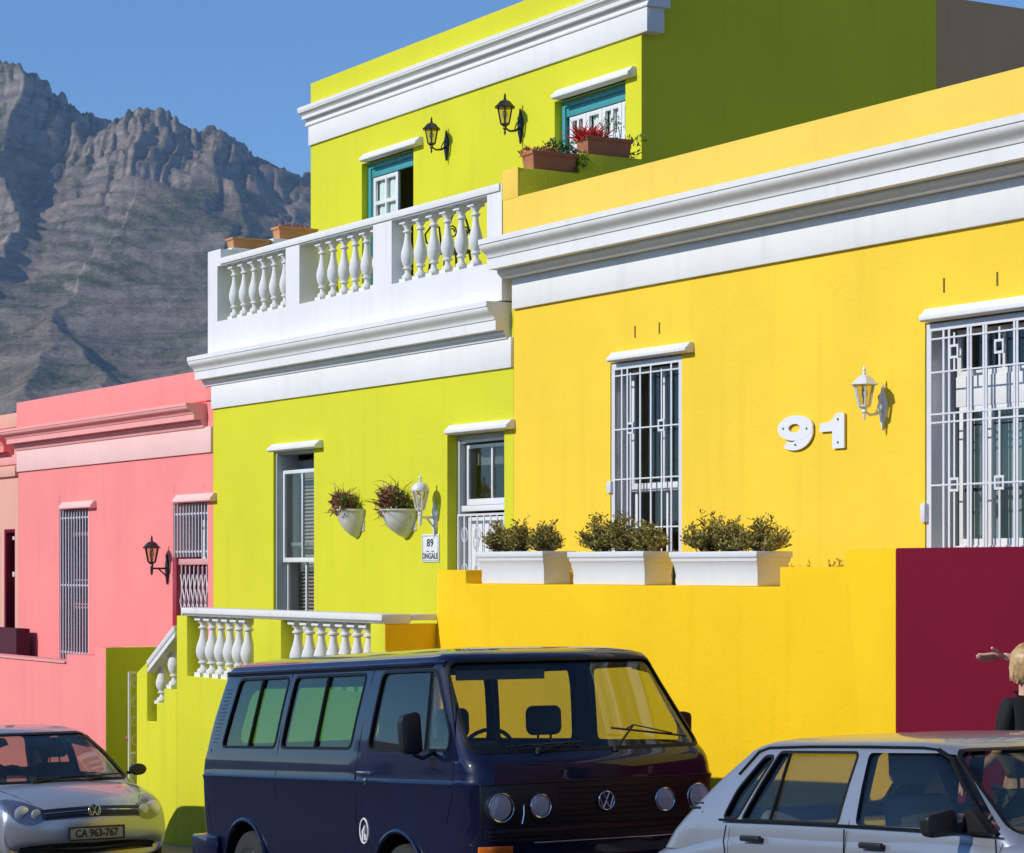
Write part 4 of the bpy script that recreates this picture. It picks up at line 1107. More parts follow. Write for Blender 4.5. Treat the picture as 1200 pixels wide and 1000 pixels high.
# clothing: top with long sleeve to above the elbow, trousers, shoes
TJ = [(*sc(0, 0, .90), (.172*S, .132*S)), (*sc(0, 0, 1.08), (.142*S, .112*S)), (*sc(0, .01, 1.24), (.145*S, .115*S)), (*sc(0, .015, 1.37), (.135*S, .10*S)), (*sc(0, .01, 1.44), (.075*S, .072*S)),
      (*sc(-.110, -.01, 1.368), .068*S), (*sc(-.137, -.03, 1.21), .058*S), (*sc(-.166, -.03, 1.10), .048*S),
      (*sc(.165, .01, 1.375), .071*S), (*sc(.19, .15, 1.40), .062*S), (*sc(.175, .25, 1.455), .054*S)]
skinned('top', TJ, [(0,1),(1,2),(2,3),(3,4),(3,5),(5,6),(6,7),(3,8),(8,9),(9,10)], 'top', pr)
skinned('trousers', [(*sc(0, 0, .95), (.165*S, .125*S)), (*sc(-.09, 0, .84), .112*S), (*sc(-.10, 0, .5), .078*S), (*sc(-.10, .01, .10), .062*S), (*sc(.09, 0, .84), .112*S), (*sc(.10, 0, .5), .078*S), (*sc(.10, .01, .10), .062*S)], [(0,1),(1,2),(2,3),(0,4),(4,5),(5,6)], 'jeans', pr)
for s in (-1, 1):
    skinned('shoe', [(*sc(s*.10, -.06, .045), .048*S), (*sc(s*.10, .04, .04), .048*S), (*sc(s*.10, .16, .03), .035*S)], [(0,1),(1,2)], 'rubber', pr, 2)
def hand(name, wrist, d, palm_n, thumb_side, parent, curl=.25, k=1.0):
    """palm and five separate fingers as short skinned chains"""
    w = Vector(wrist); d = Vector(d).normalized(); n = Vector(palm_n).normalized(); s = d.cross(n).normalized()*thumb_side
    jts = [(*w, .025*k*S), (*(w+d*.03*S), .024*k*S)]; ed = [(0, 1)]
    lens = [.072, .080, .075, .058]
    for i in range(4):
        off = s*(.027-.018*i)*S
        base = w+d*.085*S+off; jts.append((*(w+d*.05*S+off*.8), .013*S)); a = len(jts)-1; ed.append((1, a))
        jts.append((*base, .0105*S)); ed.append((a, a+1)); p = base; dd = d.copy(); L = lens[i]*S; cur = a+1
        for q_ in range(3):
            dd = (dd - n*curl*(.6+.4*q_)*(1+.15*i)).normalized(); p = p+dd*L*(.42, .32, .26)[q_]; jts.append((*p, (.0092, .0085, .007)[q_]*S)); ed.append((cur, len(jts)-1)); cur = len(jts)-1
    jts.append((*(w+d*.035*S+s*.03*S-n*.008*S), .013*S)); ed.append((1, len(jts)-1))
    p = w+d*.06*S+s*.052*S-n*.012*S; jts.append((*p, .0105*S)); ed.append((len(jts)-2, len(jts)-1))
    jts.append((*(p+(d*.55+s*.8).normalized()*.030*S), .0088*S)); ed.append((len(jts)-2, len(jts)-1))
    return skinned(name, jts, ed, 'skin', parent, 2)
hand('hand', sc(-.088, .25, 1.641), (-1, -.05, -.14), (0, -.62, -.78), 1, pr, .12, .72)
hand('hand', sc(-.34, .102, .908), (-.55, .25, -.75), (.6, .5, -.4), 1, pr, .3)
MB().lathe([(.031*S, -.012), (.033*S, 0), (.031*S, .012)], sc(-.322, .09, .932), 14).build('watch', 'watch', pr)
# ================================================================ VEHICLES
# local frame: +x forward, +y left side, z up from the road; the side towards the camera is -y
class Hull:
    """closed body from horizontal rounded sections. level: z, xf, xr, hw, rf, rr, bulge_f, bulge_r"""
    NF, NC, NS = 8, 7, 26
    def __init__(s, levels, barrel=.012): s.lv = levels; s.barrel = barrel
    def ring(s, L, d=0, dz=0):
        z, xf, xr, hw, rf, rr, bf, br = L
        xf -= d; xr += d; hw -= d; rf = max(.01, min(rf-d, hw*.95)); rr = max(.01, min(rr-d, hw*.95)); pts = []
        def fr(y): return xf - bf*(y/hw)**2
        def re(y): return xr + br*(y/hw)**2
        def sd(x):
            t = (x-(xf+xr)/2)/((xf-xr)/2); return hw - s.barrel*t*t*min(1, (xf-xr)/2)
        yc = hw-rf
        for k in range(s.NF+1): y = -yc+2*yc*k/s.NF; pts.append((fr(y), y))
        def corner(x0, y0, x1, y1, cx, cy):
            for k in range(1, s.NC):
                a = PI/2*k/s.NC; e = .85
                u, v = math.sin(a)**e, math.cos(a)**e
                pts.append((cx + (x0-cx)*v + (x1-cx)*u, cy + (y0-cy)*v + (y1-cy)*u))
        xa = fr(yc)-rf*.9; xb = re(hw-rr)+rr*.9; yr = hw-rr
        def cn(P0, P1, sgn_first_x):
            for k in range(1, s.NC):
                t = k/s.NC; a = t*PI/2
                if sgn_first_x: pts.append((P1[0]+(P0[0]-P1[0])*math.cos(a), P0[1]+(P1[1]-P0[1])*math.sin(a)))
                else: pts.append((P0[0]+(P1[0]-P0[0])*math.sin(a), P1[1]+(P0[1]-P1[1])*math.cos(a)))
        cn((fr(yc), yc), (xa, sd(xa)), True)
        for k in range(s.NS+1): x = xa+(xb-xa)*k/s.NS; pts.append((x, sd(x)))
        cn((xb, sd(xb)), (re(yr), yr), False)
        for k in range(s.NF+1): y = yr-2*yr*k/s.NF; pts.append((re(y), y))
        cn((re(yr), -yr), (xb, -sd(xb)), True)
        for k in range(s.NS+1): x = xb+(xa-xb)*k/s.NS; pts.append((x, -sd(x)))
        cn((xa, -sd(xa)), (fr(yc), -yc), False)
        return [(x, y, z+dz) for x, y in pts]
    def mesh(s, name, m, d=0, top=0, bot=0, zmin=None, zmax=None):
        rs = [s.ring(L, d) for L in s.lv]
        if top: rs = [[(x, y, z - top if z > s.lv[-1][0]-.25 else z) for x, y, z in r] for r in rs]
        if bot: rs[0] = [(x, y, z+bot) for x, y, z in rs[0]]
        n = len(rs[0]); b = MB(); vs = [p for r in rs for p in r]
        fs = [(j*n+i, j*n+(i+1) % n, (j+1)*n+(i+1) % n, (j+1)*n+i) for j in range(len(rs)-1) for i in range(n)]
        fs.append(tuple(range(n-1, -1, -1))); k0 = (len(rs)-1)*n
        # roof closed across in strips, so it stays well shaped
        c = len(vs); cx = sum(v[0] for v in vs[k0:k0+n])/n; vs.append((cx, 0, vs[k0][2]+.004)); fs += [(k0+i, k0+(i+1) % n, c) for i in range(n)]
        b.add(vs, fs); return b.build(name, m)
    def lev(s, z):
        a = s.lv[0]
        for c in s.lv:
            if c[0] >= z:
                t = 0 if c[0] == a[0] else (z-a[0])/(c[0]-a[0]); return [p+(q-p)*t for p, q in zip(a, c)]
            a = c
        return list(s.lv[-1])
    def side(s, x, z):
        r = s.ring(s.lev(z)); best = None
        for i in range(len(r)):
            p, q = r[i], r[(i+1) % len(r)]
            if p[1] < 0 and q[1] < 0 and min(p[0], q[0]) <= x <= max(p[0], q[0]) and abs(p[0]-q[0]) > 1e-9:
                t = (x-p[0])/(q[0]-p[0]); y = p[1]+(q[1]-p[1])*t
                best = y if best is None else min(best, y)
        return best if best is not None else -s.lev(z)[3]
    def front(s, y, z):
        r = s.ring(s.lev(z)); best = None
        for i in range(len(r)):
            p, q = r[i], r[(i+1) % len(r)]
            if p[0] > 0 and min(p[1], q[1]) <= y <= max(p[1], q[1]) and abs(p[1]-q[1]) > 1e-9:
                t = (y-p[1])/(q[1]-p[1]); x = p[0]+(q[0]-p[0])*t; best = x if best is None else max(best, x)
        return best if best is not None else s.lev(z)[1]
def pr_y(polys, y0, y1):
    b = MB()
    for p in polys: b.prism(p, lambda x, z: (x, y0, z), lambda x, z: (x, y1, z))
    o = b.build('cutter', 'trim'); return o
def pr_x(polys, x0, x1):
    b = MB()
    for p in polys: b.prism(p, lambda y, z: (x0, y, z), lambda y, z: (x1, y, z))
    return b.build('cutter', 'trim')
def kill(*os_):
    for o in os_: bpy.data.objects.remove(o)
def grow(poly, d):
    n = len(poly); A = sum(poly[i][0]*poly[(i+1) % n][1]-poly[(i+1) % n][0]*poly[i][1] for i in range(n)); sg_ = 1 if A > 0 else -1; out = []
    for i in range(n):
        p = Vector(poly[i]); a = (p-Vector(poly[i-1])); c = (Vector(poly[(i+1) % n])-p)
        na = Vector((a.y, -a.x)).normalized()*sg_; nc = Vector((c.y, -c.x)).normalized()*sg_
        m = (na+nc); m = m.normalized() if m.length > 1e-6 else na; out.append(tuple(p + m*d/max(.5, m.dot(na))))
    return out
def fin(o, name, parent, angle=30):
    o.name = name; o.data.name = name; o.parent = parent; smooth(o.data, angle); return o
def glaze(hull, prefix, parent, sets, gm, seal=.013, skip_glass=()):
    """sets: (name, axis, a0, a1, polygon, glass material). Makes a pane following the body skin and a rubber seal round it"""
    for (nm, ax, a0, a1, poly, gmat) in sets:
        mk = pr_y if ax == 'y' else pr_x
        o1 = hull.mesh('g', gmat, .012); o2 = hull.mesh('g2', gmat, .018, top=.006, bot=.006)
        bool_op(o1, o2); c = mk([grow(poly, .008)], a0, a1); bool_op(o1, c, 'INTERSECT'); kill(o2, c)
        pn = fin(o1, nm, parent, 40); pn.data.materials.clear(); pn.data.materials.append(M[gmat])
        o1 = hull.mesh('s', 'rubber', -.004); o2 = hull.mesh('s2', 'rubber', .022, top=.02, bot=.02)
        bool_op(o1, o2); c = mk([grow(poly, seal)], a0, a1); bool_op(o1, c, 'INTERSECT'); kill(c)
        c = mk([grow(poly, -.006)], a0*1.05 if a0 else a0, a1*1.05); bool_op(o1, c); kill(o2, c)
        sl = fin(o1, 'window_seal', pn, 40); sl.data.materials.clear(); sl.data.materials.append(M['rubber'])
def wheel(parent, x, y, r=.32, w=.19, spokes='steel'):
    o = thing_child = bpy.data.objects.new('wheel', None)
    s = 1 if y > 0 else -1
    b = MB(); b.lathe([(r*.62, -w/2), (r*.9, -w/2), (r*.98, -w/2+.02), (r, -w/4), (r, w/4), (r*.98, w/2-.02), (r*.9, w/2), (r*.62, w/2)], (0, 0, 0), 36, axis='y')
    t = b.build('wheel', 'tyre', parent, angle=40); t.location = (x, y, r)
    b = MB(); b.lathe([(r*.64, -w/2+.01), (r*.62, 0), (r*.30, s*.02+w*.0), (r*.28, s*w*.30), (r*.60, s*w*.36), (r*.66, s*w*.5), (r*.64, s*w*.5+.0)], (0, 0, 0), 30, axis='y')
    b.lathe([(r*.24, s*w*.28), (r*.24, s*w*.40), (r*.15, s*w*.44), (.01, s*w*.45)], (0, 0, 0), 20, axis='y')
    rim = b.build('rim', 'alu', t, angle=35)
    b = MB()
    for k in range(8):
        a = 2*PI*k/8; b.lathe([(.022, s*w*.34), (.022, s*w*.375)], (r*.45*math.cos(a), 0, r*.45*math.sin(a)), 8, axis='y')
    b.build('vent_holes', 'rubber', t)
    bpy.data.objects.remove(o)
    return t
def strip_on_side(hull, pts, r, name, m, parent, lift=.001):
    b = MB().tube([(x, hull.side(x, z)-lift, z) for x, z in pts], r, 6); return b.build(name, m, parent)
def seat(parent, x, y, zb, h=.62, w=.5, m='seat', head=True, rest=(.26, .20)):
    b = MB(); b.hexa([(x-.08, y-w/2, zb), (x+.05, y-w/2, zb), (x+.05, y+w/2, zb), (x-.08, y+w/2, zb)],
           [(x-.20, y-w*.40, zb+h), (x-.10, y-w*.40, zb+h), (x-.10, y+w*.40, zb+h), (x-.20, y+w*.40, zb+h)])
    b.box(x-.05, x+.45, y-w/2, y+w/2, zb-.10, zb+.06)
    s = b.build('seat', m, parent, bevel=.04)
    if head:
        hw, hh = rest
        b = MB(); b.prism(rrect(-hw/2, hw/2, 0, hh, .05), lambda u, v: (x-.11-.02, y+u, zb+h+.05+v), lambda u, v: (x-.20, y+u, zb+h+.05+v))
        hd = b.build('headrest', m, s, bevel=.02)
        MB().tube([(x-.16, y-.05, zb+h-.02), (x-.16, y-.05, zb+h+.1)], .008, 6).tube([(x-.16, y+.05, zb+h-.02), (x-.16, y+.05, zb+h+.1)], .008, 6).build('post', 'plastic', s)
    return s
def emblem(parent, x, y, z, r, tilt=0, m='chrome', name='emblem', back='grille'):
    """round badge facing +x with a V above a W"""
    b = MB(); t = .13*r
    b.tube([(0, r*.93*math.cos(a), r*.93*math.sin(a)) for a in [2*PI*k/32 for k in range(33)]], t*.62, 6)
    def bar(p, q): b.tube([(0, p[0]*r, p[1]*r), (0, q[0]*r, q[1]*r)], t*.6, 6)
    bar((-.36, .84), (0, .08)); bar((.36, .84), (0, .08))
    bar((-.80, .42), (-.40, -.76)); bar((-.40, -.76), (0, .0)); bar((0, .0), (.40, -.76)); bar((.40, -.76), (.80, .42))
    o = b.build(name, m, parent, angle=60); o.location = (x, y, z); o.rotation_euler = (0, tilt, 0); 
    if back:
        d = MB().lathe([(r*.96, -.012), (r*.96, -.004), (r*.9, .0)], (0, 0, 0), 28, axis='x').build('badge_disc', back, o)
    return o
def wiper(parent, p0, p1, elbow, m='plastic', seg=None):
    b = MB(); p0, p1, e = Vector(p0), Vector(p1), Vector(elbow)
    b.lathe([(.018, -.01), (.018, .02), (.01, .03)], tuple(p0), 8); b.tube([p0, e], [.009, .006], 6); o = b.build('wiper_arm', m, parent)
    a, c = seg; MB().tube([a, c], .0075, 5).tube([Vector(a).lerp(Vector(c), .2)+Vector((.008, 0, .008)), e, Vector(a).lerp(Vector(c), .8)+Vector((.008, 0, .008))], .005, 5).build('wiper_blade', m, o)

# ---------------------------------------------------------------- the blue van
VQ = (-15.247, -3.229, -.062, -.0074, .0566)
van = thing('parked_van', 'dark blue boxy passenger van with twin round headlights parked between the two silver cars', 'van', VQ[:3], (0, -VQ[4], VQ[3]))
def vl(z, xf, xr, hw, rf=.16, rr=.12, bf=.05, br=.02): return (z, xf, xr, hw, rf, rr, bf, br)
VH = Hull([vl(.30, 2.02, -2.16, .86), vl(.42, 2.07, -2.22, .90), vl(.60, 2.10, -2.26, .915), vl(.75, 2.12, -2.28, .922), vl(1.02, 2.11, -2.285, .926), vl(1.035, 2.11, -2.285, .930), vl(1.05, 2.11, -2.285, .934), vl(1.06, 2.11, -2.285, .924), vl(1.075, 2.105, -2.285, .920),
           vl(1.12, 2.10, -2.28, .918), vl(1.17, 2.085, -2.27, .914), vl(1.205, 2.06, -2.255, .910), vl(1.24, 2.02, -2.24, .905, .17), vl(1.35, 1.925, -2.21, .890, .16), vl(1.5, 1.80, -2.15, .868, .155), vl(1.65, 1.68, -2.08, .842, .15), vl(1.76, 1.60, -2.03, .822, .15),
           vl(1.825, 1.555, -2.0, .808, .13, .12), vl(1.858, 1.525, -1.97, .79, .14, .13), vl(1.878, 1.47, -1.93, .745, .15, .15), vl(1.900, 1.36, -1.82, .66, .18, .18, .06), vl(1.920, 1.12, -1.6, .50, .2, .2, .06), vl(1.934, .7, -1.2, .28, .15, .15)])
ob = VH.mesh('body', 'navy'); inn = VH.mesh('in', 'trim', .045, top=.035, bot=.12)
bool_op(ob, inn); kill(inn)
def slant(xa, xb, z0, z1, lean0, lean1): return [(xa, z0), (xb, z0), (xb+lean1, z1), (xa+lean0, z1)]
zw0, zw1 = 1.27, 1.765
w1 = round_poly(slant(-1.86, -.90, zw0, zw1, .20, .12), .05)
w2 = round_poly(slant(-.785, .335, zw0, zw1, .12, .12), .05)
w3 = round_poly([(.60, zw0-.005), (1.715, zw0-.005), (1.715, zw0+.10), (1.44, zw1+.005), (.70, zw1+.005)], .06)
ws = round_poly([(-.855, 1.25), (.855, 1.25), (.765, 1.822), (-.765, 1.822)], .07, 6)
rw = round_poly([(-.62, 1.27), (.62, 1.27), (.56, 1.70), (-.56, 1.70)], .10)
for mk, polys, a0, a1 in ((pr_y, [w1, w2, w3], -1.2, 1.2), (pr_x, [ws], 1.0, 2.6), (pr_x, [rw], -2.6, -1.6)):
    c = mk(polys, a0, a1); bool_op(ob, c); kill(c)
for x in (-1.42, 1.04):
    for s in (-1, 1):
        c = MB().lathe([(.375, -.35), (.375, .35)], (x, s*.95, .36), 32, axis='y').build('c', 'rubber'); bool_op(ob, c); kill(c)
body = fin(ob, 'body', van)
sets = []
for s, nm in ((-1, 'side_window'), (1, 'side_window')):
    a0, a1 = (-1.3, -.3) if s < 0 else (.3, 1.3)
    for k, w in enumerate((w1, w2, w3)):
        sets.append((nm, 'y', a0, a1, w, 'carglass_green' if (k < 2 and s < 0) else 'carglass'))
sets += [('windscreen', 'x', 1.05, 2.5, ws, 'carglass'), ('rear_window', 'x', -2.5, -1.7, rw, 'carglass')]
glaze(VH, 'van', van, sets, 'carglass')
for xx in ((-1.36, .16), (-.22, .12)):   # sliding window dividers
    b = MB().tube([(xx[0], VH.side(xx[0], zw0)+.004, zw0), (xx[0]+xx[1]*.8, VH.side(xx[0]+xx[1]*.8, zw1)+.004, zw1)], .016, 6); b.build('window_divider', 'rubber', van)
b = MB().tube([(1.40, VH.side(1.40, zw0)+.004, zw0), (1.37, VH.side(1.37, zw1-.02)+.004, zw1-.01)], .008, 6); b.build('quarter_light_bar', 'rubber', van)
# drip rail, door seams
gp = [(-1.93+3.42*k/24, 1.815) for k in range(25)]
strip_on_side(VH, gp, .016, 'drip_rail', 'navy', van, .006)
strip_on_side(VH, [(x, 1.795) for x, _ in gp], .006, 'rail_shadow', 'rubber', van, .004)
for pts in ([(.56, 1.80), (.47, 1.3), (.44, 1.06), (.44, .8), (.46, .62)], [(-.73, 1.8), (-.83, 1.3), (-.86, 1.0), (-.86, .45)],
            [(1.62, 1.74), (1.78, 1.35), (1.80, 1.2), (1.79, .98), (1.70, .80)], [(-2.06, 1.25), (-2.10, .8), (-2.05, .55)]):
    strip_on_side(VH, pts, .005, 'panel_seam', 'rubber', van, -.001)
# the air intake louvres behind the last side window
for k in range(15):
    z = 1.29+.028*k; x = -2.00+.16*(z-1.29)/.42
    y = VH.side(x, z); b = MB().hexa([(x-.055, y+.012, z), (x+.055, y+.012-.004, z), (x+.055, y+.03, z), (x-.055, y+.03, z)], [(x-.050, y-.003, z+.012), (x+.058, y-.003, z+.012), (x+.058, y+.03, z+.014), (x-.050, y+.03, z+.014)])
    b.build('louvre', 'rubber', van)
# door handle, sticker, side scratch marks
yh_ = VH.side(.55, 1.12)
MB().box(.50, .69, yh_-.026, yh_-.014, 1.098, 1.118).box(.50, .52, yh_-.02, yh_+.01, 1.095, 1.12).box(.66, .69, yh_-.02, yh_+.01, 1.095, 1.12).build('door_handle', 'chrome', van, bevel=.004)
MB().lathe([(.022, 0), (.022, -.012), (.016, -.014)], (.60, yh_, 1.05), 12, axis='y').build('keyhole', 'chrome', van)
ys_ = VH.side(.56, .73)
b = MB().tube([(.56+.058*math.cos(a), ys_-.002, .72+.082*math.sin(a)) for a in [2*PI*k/28 for k in range(29)]], .007, 5)
b.tube([(.545, ys_-.002, .66), (.56, ys_-.002, .72), (.575, ys_-.002, .76)], [.010, .016, .004], 6).tube([(.585, ys_-.002, .66), (.58, ys_-.002, .70)], .010, 6)
b.build('round_sticker', 'wpaint', van)
# front: grille panel, lamps, badge, bumper
fx = lambda y, z: VH.front(y, z)
def on_front(poly, lift, thick):
    n = len(poly); b = MB(); vs = [(fx(y, z)+lift, y, z) for y, z in poly] + [(fx(y, z)-thick, y, z) for y, z in poly]; return b, vs
def front_strip(y0, y1, z0, z1, lift, m, name, parent, ny=20, thick=.02):
    b = MB(); vs = []; 
    for i in range(ny+1):
        y = y0+(y1-y0)*i/ny
        for z in (z0, z1): vs.append((fx(y, z)+lift, y, z))
        for z in (z1, z0): vs.append((fx(y, z)-thick, y, z))
    fs = []
    for i in range(ny):
        a = 4*i
        for k in range(4): fs.append((a+k, a+(k+1) % 4, a+4+(k+1) % 4, a+4+k))
    fs += [(0, 1, 2, 3), (4*ny+3, 4*ny+2, 4*ny+1, 4*ny)]
    b.add(vs, fs); return b.build(name, m, parent, bevel=.003)
gr = front_strip(-.86, .86, .79, 1.045, .006, 'grille', 'grille', van)
for k in range(7): front_strip(-.33, .33, .812+.033*k, .822+.033*k, .016, 'grille', 'slat', gr)
front_strip(-.86, .86, 1.045, 1.055, .010, 'grille', 'grille_rim', van); front_strip(-.86, .86, .780, .79, .010, 'rubber', 'grille_rim', van)
gl2 = front_strip(-.84, .84, .69, .772, .004, 'grille', 'lower_grille', van)
for k in range(3): front_strip(-.82, .82, .70+.025*k, .708+.025*k, .012, 'grille', 'slat', gl2)
for y, r in ((-.735, .088), (-.462, .072), (.462, .072), (.735, .088)):
    x = fx(y, .905)
    h = MB().lathe([(r*1.16, -.07), (r*1.16, .012), (r*1.08, .016), (r*1.02, -.02)], (0, 0, 0), 28, axis='x').build('headlight', 'plastic', van); h.location = (x, y, .905)
    MB().lathe([(r*.99, .004), (r*.93, -.008), (r*.78, -.024), (r*.55, -.038), (r*.3, -.046), (.01, -.048)], (0, 0, 0), 28, axis='x').build('reflector', 'reflector', h)
    MB().lathe([(.018, -.045), (.016, -.01), (.004, -.004)], (0, 0, 0), 10, axis='x').build('bulb', 'wpaint', h)
    MB().lathe([(r*1.0, .0), (r*.98, .006), (r*.7, .014), (r*.35, .018), (.003, .019)], (0, 0, 0), 28, axis='x').build('lens', 'ribbed_lens', h)
    MB().tube([(.010, r*1.0*math.cos(a), r*1.0*math.sin(a)) for a in [2*PI*k/32 for k in range(33)]], .0055, 6).build('lamp_rim', 'chrome', h)
    b = MB()
    for k in range(-4, 5):
        yy = k*r*.2; hh = math.sqrt(max(.0001, (r*.93)**2-yy*yy)); b.box(-.004, .002, yy-.0022, yy+.0022, -hh, hh)
    b.build('lens_ribs', 'lens', h)
emblem(van, fx(0, .92)+.03, 0, .918, .062, m='chrome', back='grille')
b = MB(); b.tube([(fx(-.60, .86)+.014, -.60, .80), (fx(-.585, .9)+.014, -.585, .86), (fx(-.585, .9)+.014, -.585, .92)], .006, 6); b.build('trim_arc', 'chrome', van)
front_strip(-.90, .90, .36, .56, .07, 'navy', 'front_bumper', van, thick=.0)
front_strip(-.90, .90, .435, .485, .085, 'rubber', 'bumper_strip', van, thick=.0)
for s in (-1, 1): front_strip(s*.87, s*.66, .575, .668, .014, 'amber', 'indicator', van, ny=6)
front_strip(-.9, .88, .675, .683, .012, 'chrome', 'indicator_rim', van, ny=4)
b = MB().box(-2.38, -2.2, -.92, .92, .42, .60); b.box(-2.38, -1.90, -.945, -.90, .42, .60); b.box(-2.38, -1.90, .90, .945, .42, .60); b.build('rear_bumper', 'navy', van, bevel=.02)
for x in (-1.42, 1.04):
    for s in (-1, 1):
        wheel(van, x, s*.80, .325, .19)
        b = MB(); rr = .375
        b.tube([(x+rr*math.cos(a), s*(.920 if a else .92)-s*.004, .36+rr*math.sin(a)) for a in [PI*k/20 for k in range(-1, 22)]], .018, 8); b.build('arch_lip', 'navy', van)
        b = MB(); n = 20; vs = []
        for k in range(n+1):
            a = PI*k/n
            for yy in (.55, .90): vs.append((x+.378*math.cos(a), s*yy, .36+.378*math.sin(a)))
        b.add(vs, [(2*k, 2*k+1, 2*k+3, 2*k+2) for k in range(n)]); b.add([vs[2*k] for k in range(n+1)], [tuple(range(n+1))]); b.build('wheel_housing', 'rubber', van)
# windscreen wipers, mirrors
zz = 1.235
def wsp(y, z, l=.02): return (fx(y, z)+l, y, z)
wiper(van, wsp(-.42, zz, .01), wsp(.0, 1.30), wsp(-.30, 1.27, .035), seg=(wsp(-.62, 1.275), wsp(-.08, 1.29)))
wiper(van, wsp(.15, zz, .01), wsp(.7, 1.34), wsp(.36, 1.385, .035), seg=(wsp(.18, 1.37, .03), wsp(.74, 1.30, .03)))
for s in (-1, 1):
    my = s*(.95)
    b = MB(); b.prism(round_poly([(-.075, -.13), (.075, -.13), (.085, .12), (-.06, .15)], .05), lambda u, v: (1.52+.03, my+s*.10+u*s, 1.37+v), lambda u, v: (1.52-.06, my+s*.10+u*s*.92, 1.37+v*.94))
    mi = b.build('wing_mirror', 'plastic', van, bevel=.02)
    if s > 0:
        for v in mi.data.vertices: v.co = Vector((1.5, 1.03, 1.37)) + Vector(((v.co.x-1.5)*.7, (v.co.y-1.05)*.62, (v.co.z-1.37)*.62))
    MB().tube([(1.52, my-s*.06, 1.25), (1.53, my+s*.03, 1.215), (1.53, my+s*.09, 1.24), (1.52, my+s*.10, 1.30)], .014, 8).build('mirror_arm', 'plastic', mi)
# cabin
b = MB().box(-2.1, 1.75, -.78, .78, .55, .62); b.build('floor', 'trim', van)
seat(van, 1.05, -.42, .74, .53, .46); seat(van, 1.05, .30, .74, .53, .46)
b = MB().box(-.55, -.40, -.40, .70, .7, 1.26); b.build('bench', 'seat', van, bevel=.04)
b = MB().box(-1.65, -1.50, -.65, .65, .7, 1.26); b.build('bench', 'seat', van, bevel=.04)
b = MB().box(1.58, 1.90, -.80, .80, 1.0, 1.235); b.build('dashboard', 'trim', van, bevel=.04)
sw = MB().tube([(1.36+.06*math.sin(a), -.42+.2*math.cos(a), 1.22+.16*math.sin(a)) for a in [2*PI*k/24 for k in range(25)]], .014, 8); sw.build('steering_wheel', 'plastic', van)
MB().box(1.44, 1.46, -.68, -.02, 1.70, 1.765).build('sun_visor', 'greyseat', van, bevel=.008)

# ---------------------------------------------------------------- stations body for the lower halves of the cars
def loft(name, m, st, parent, sub=2):
    """st: list of (x, [(y, z) half section from underside to centre top])"""
    b = MB(); vs = []; k = len(st[0][1]); n = 2*k-1
    for x, sec in st:
        row = [(x if len(p) == 2 else x+p[2], -p[0], p[1]) for p in sec] + [(x if len(p) == 2 else x+p[2], p[0], p[1]) for p in reversed(sec[:-1])]
        vs += row
    fs = [(j*n+i, j*n+i+1, (j+1)*n+i+1, (j+1)*n+i) for j in range(len(st)-1) for i in range(n-1)]
    fs += [((j)*n+n-1, j*n, (j+1)*n, (j+1)*n+n-1) for j in range(len(st)-1)]
    fs += [tuple(range(n-1, -1, -1)), tuple((len(st)-1)*n+i for i in range(n))]
    b.add(vs, fs); o = b.build(name, m, parent)
    if sub:
        md = o.modifiers.new('s', 'SUBSURF'); md.levels = sub; md.render_levels = sub
        dg = bpy.context.evaluated_depsgraph_get(); dg.update(); me = bpy.data.meshes.new_from_object(o.evaluated_get(dg)); o.modifiers.clear(); o.data = me; me.name = name
        smooth(me, 50)
    return o

# ---------------------------------------------------------------- silver hatchback on the right
HX = -9.6
hat = thing('parked_hatchback', 'boxy older silver hatchback nearest the camera, in front of the maroon wall', 'car', (HX, -3.4, gz(HX)+.03), (0, -.060, -.02))
def hl(z, xf, xr, hw, rf=.12, rr=.16, bf=.06, br=.05): return (z, xf, xr, hw, rf, rr, bf, br)
HH = Hull([hl(.80, 1.50, -1.62, .805), hl(.90, 1.42, -1.52, .80), hl(.955, 1.36, -1.45, .79), hl(1.05, 1.22, -1.33, .765), hl(1.15, 1.07, -1.19, .735), hl(1.25, .93, -1.04, .70, .13), hl(1.32, .83, -.93, .675, .14),
           hl(1.345, .78, -.87, .655, .15), hl(1.365, .70, -.80, .62, .16), hl(1.38, .60, -.70, .54, .18), hl(1.39, .45, -.55, .42, .2), hl(1.395, .2, -.25, .22, .1, .1)], .03)
ob = HH.mesh('cabin', 'silver2'); inn = HH.mesh('in', 'trim', .05, top=.035, bot=-.1)
bool_op(ob, inn); kill(inn)
a0 = .975; a1 = 1.315
q1w = round_poly([(-.93, a0), (-.80, a0), (-.585, a1-.02), (-.67, a1-.02), (-.85, 1.12)], .035)
r1w = round_poly([(-.755, a0-.004), (.075, a0-.004), (.125, a1), (-.54, a1)], .03)
f1w = round_poly([(.215, a0-.004), (1.245, a0-.004), (.80, a1-.01), (.72, a1), (.205, a1)], .03)
wsw = round_poly([(-.72, .965), (.72, .965), (.60, 1.325), (-.60, 1.325)], .05)
rww = round_poly([(-.62, .99), (.62, .99), (.52, 1.31), (-.52, 1.31)], .05)
for mk, polys, c0, c1 in ((pr_y, [q1w, r1w, f1w], -1.2, 1.2), (pr_x, [wsw], .5, 2.0), (pr_x, [rww], -2.0, -.65)):
    c = mk(polys, c0, c1); bool_op(ob, c); kill(c)
fin(ob, 'cabin', hat)
sets = []
for c0, c1 in ((-1.2, -.3), (.3, 1.2)):
    for w in (q1w, r1w, f1w): sets.append(('side_window', 'y', c0, c1, w, 'carglass_dark'))
sets += [('windscreen', 'x', .55, 2.0, wsw, 'carglass'), ('rear_window', 'x', -2.0, -.7, rww, 'carglass')]
glaze(HH, 'hat', hat, sets, 'carglass', .008)
MB().tube([(-.50, HH.side(-.50, a0)+.002, a0), (-.45, HH.side(-.45, a1)+.002, a1)], .009, 6).build('window_divider', 'rubber', hat)
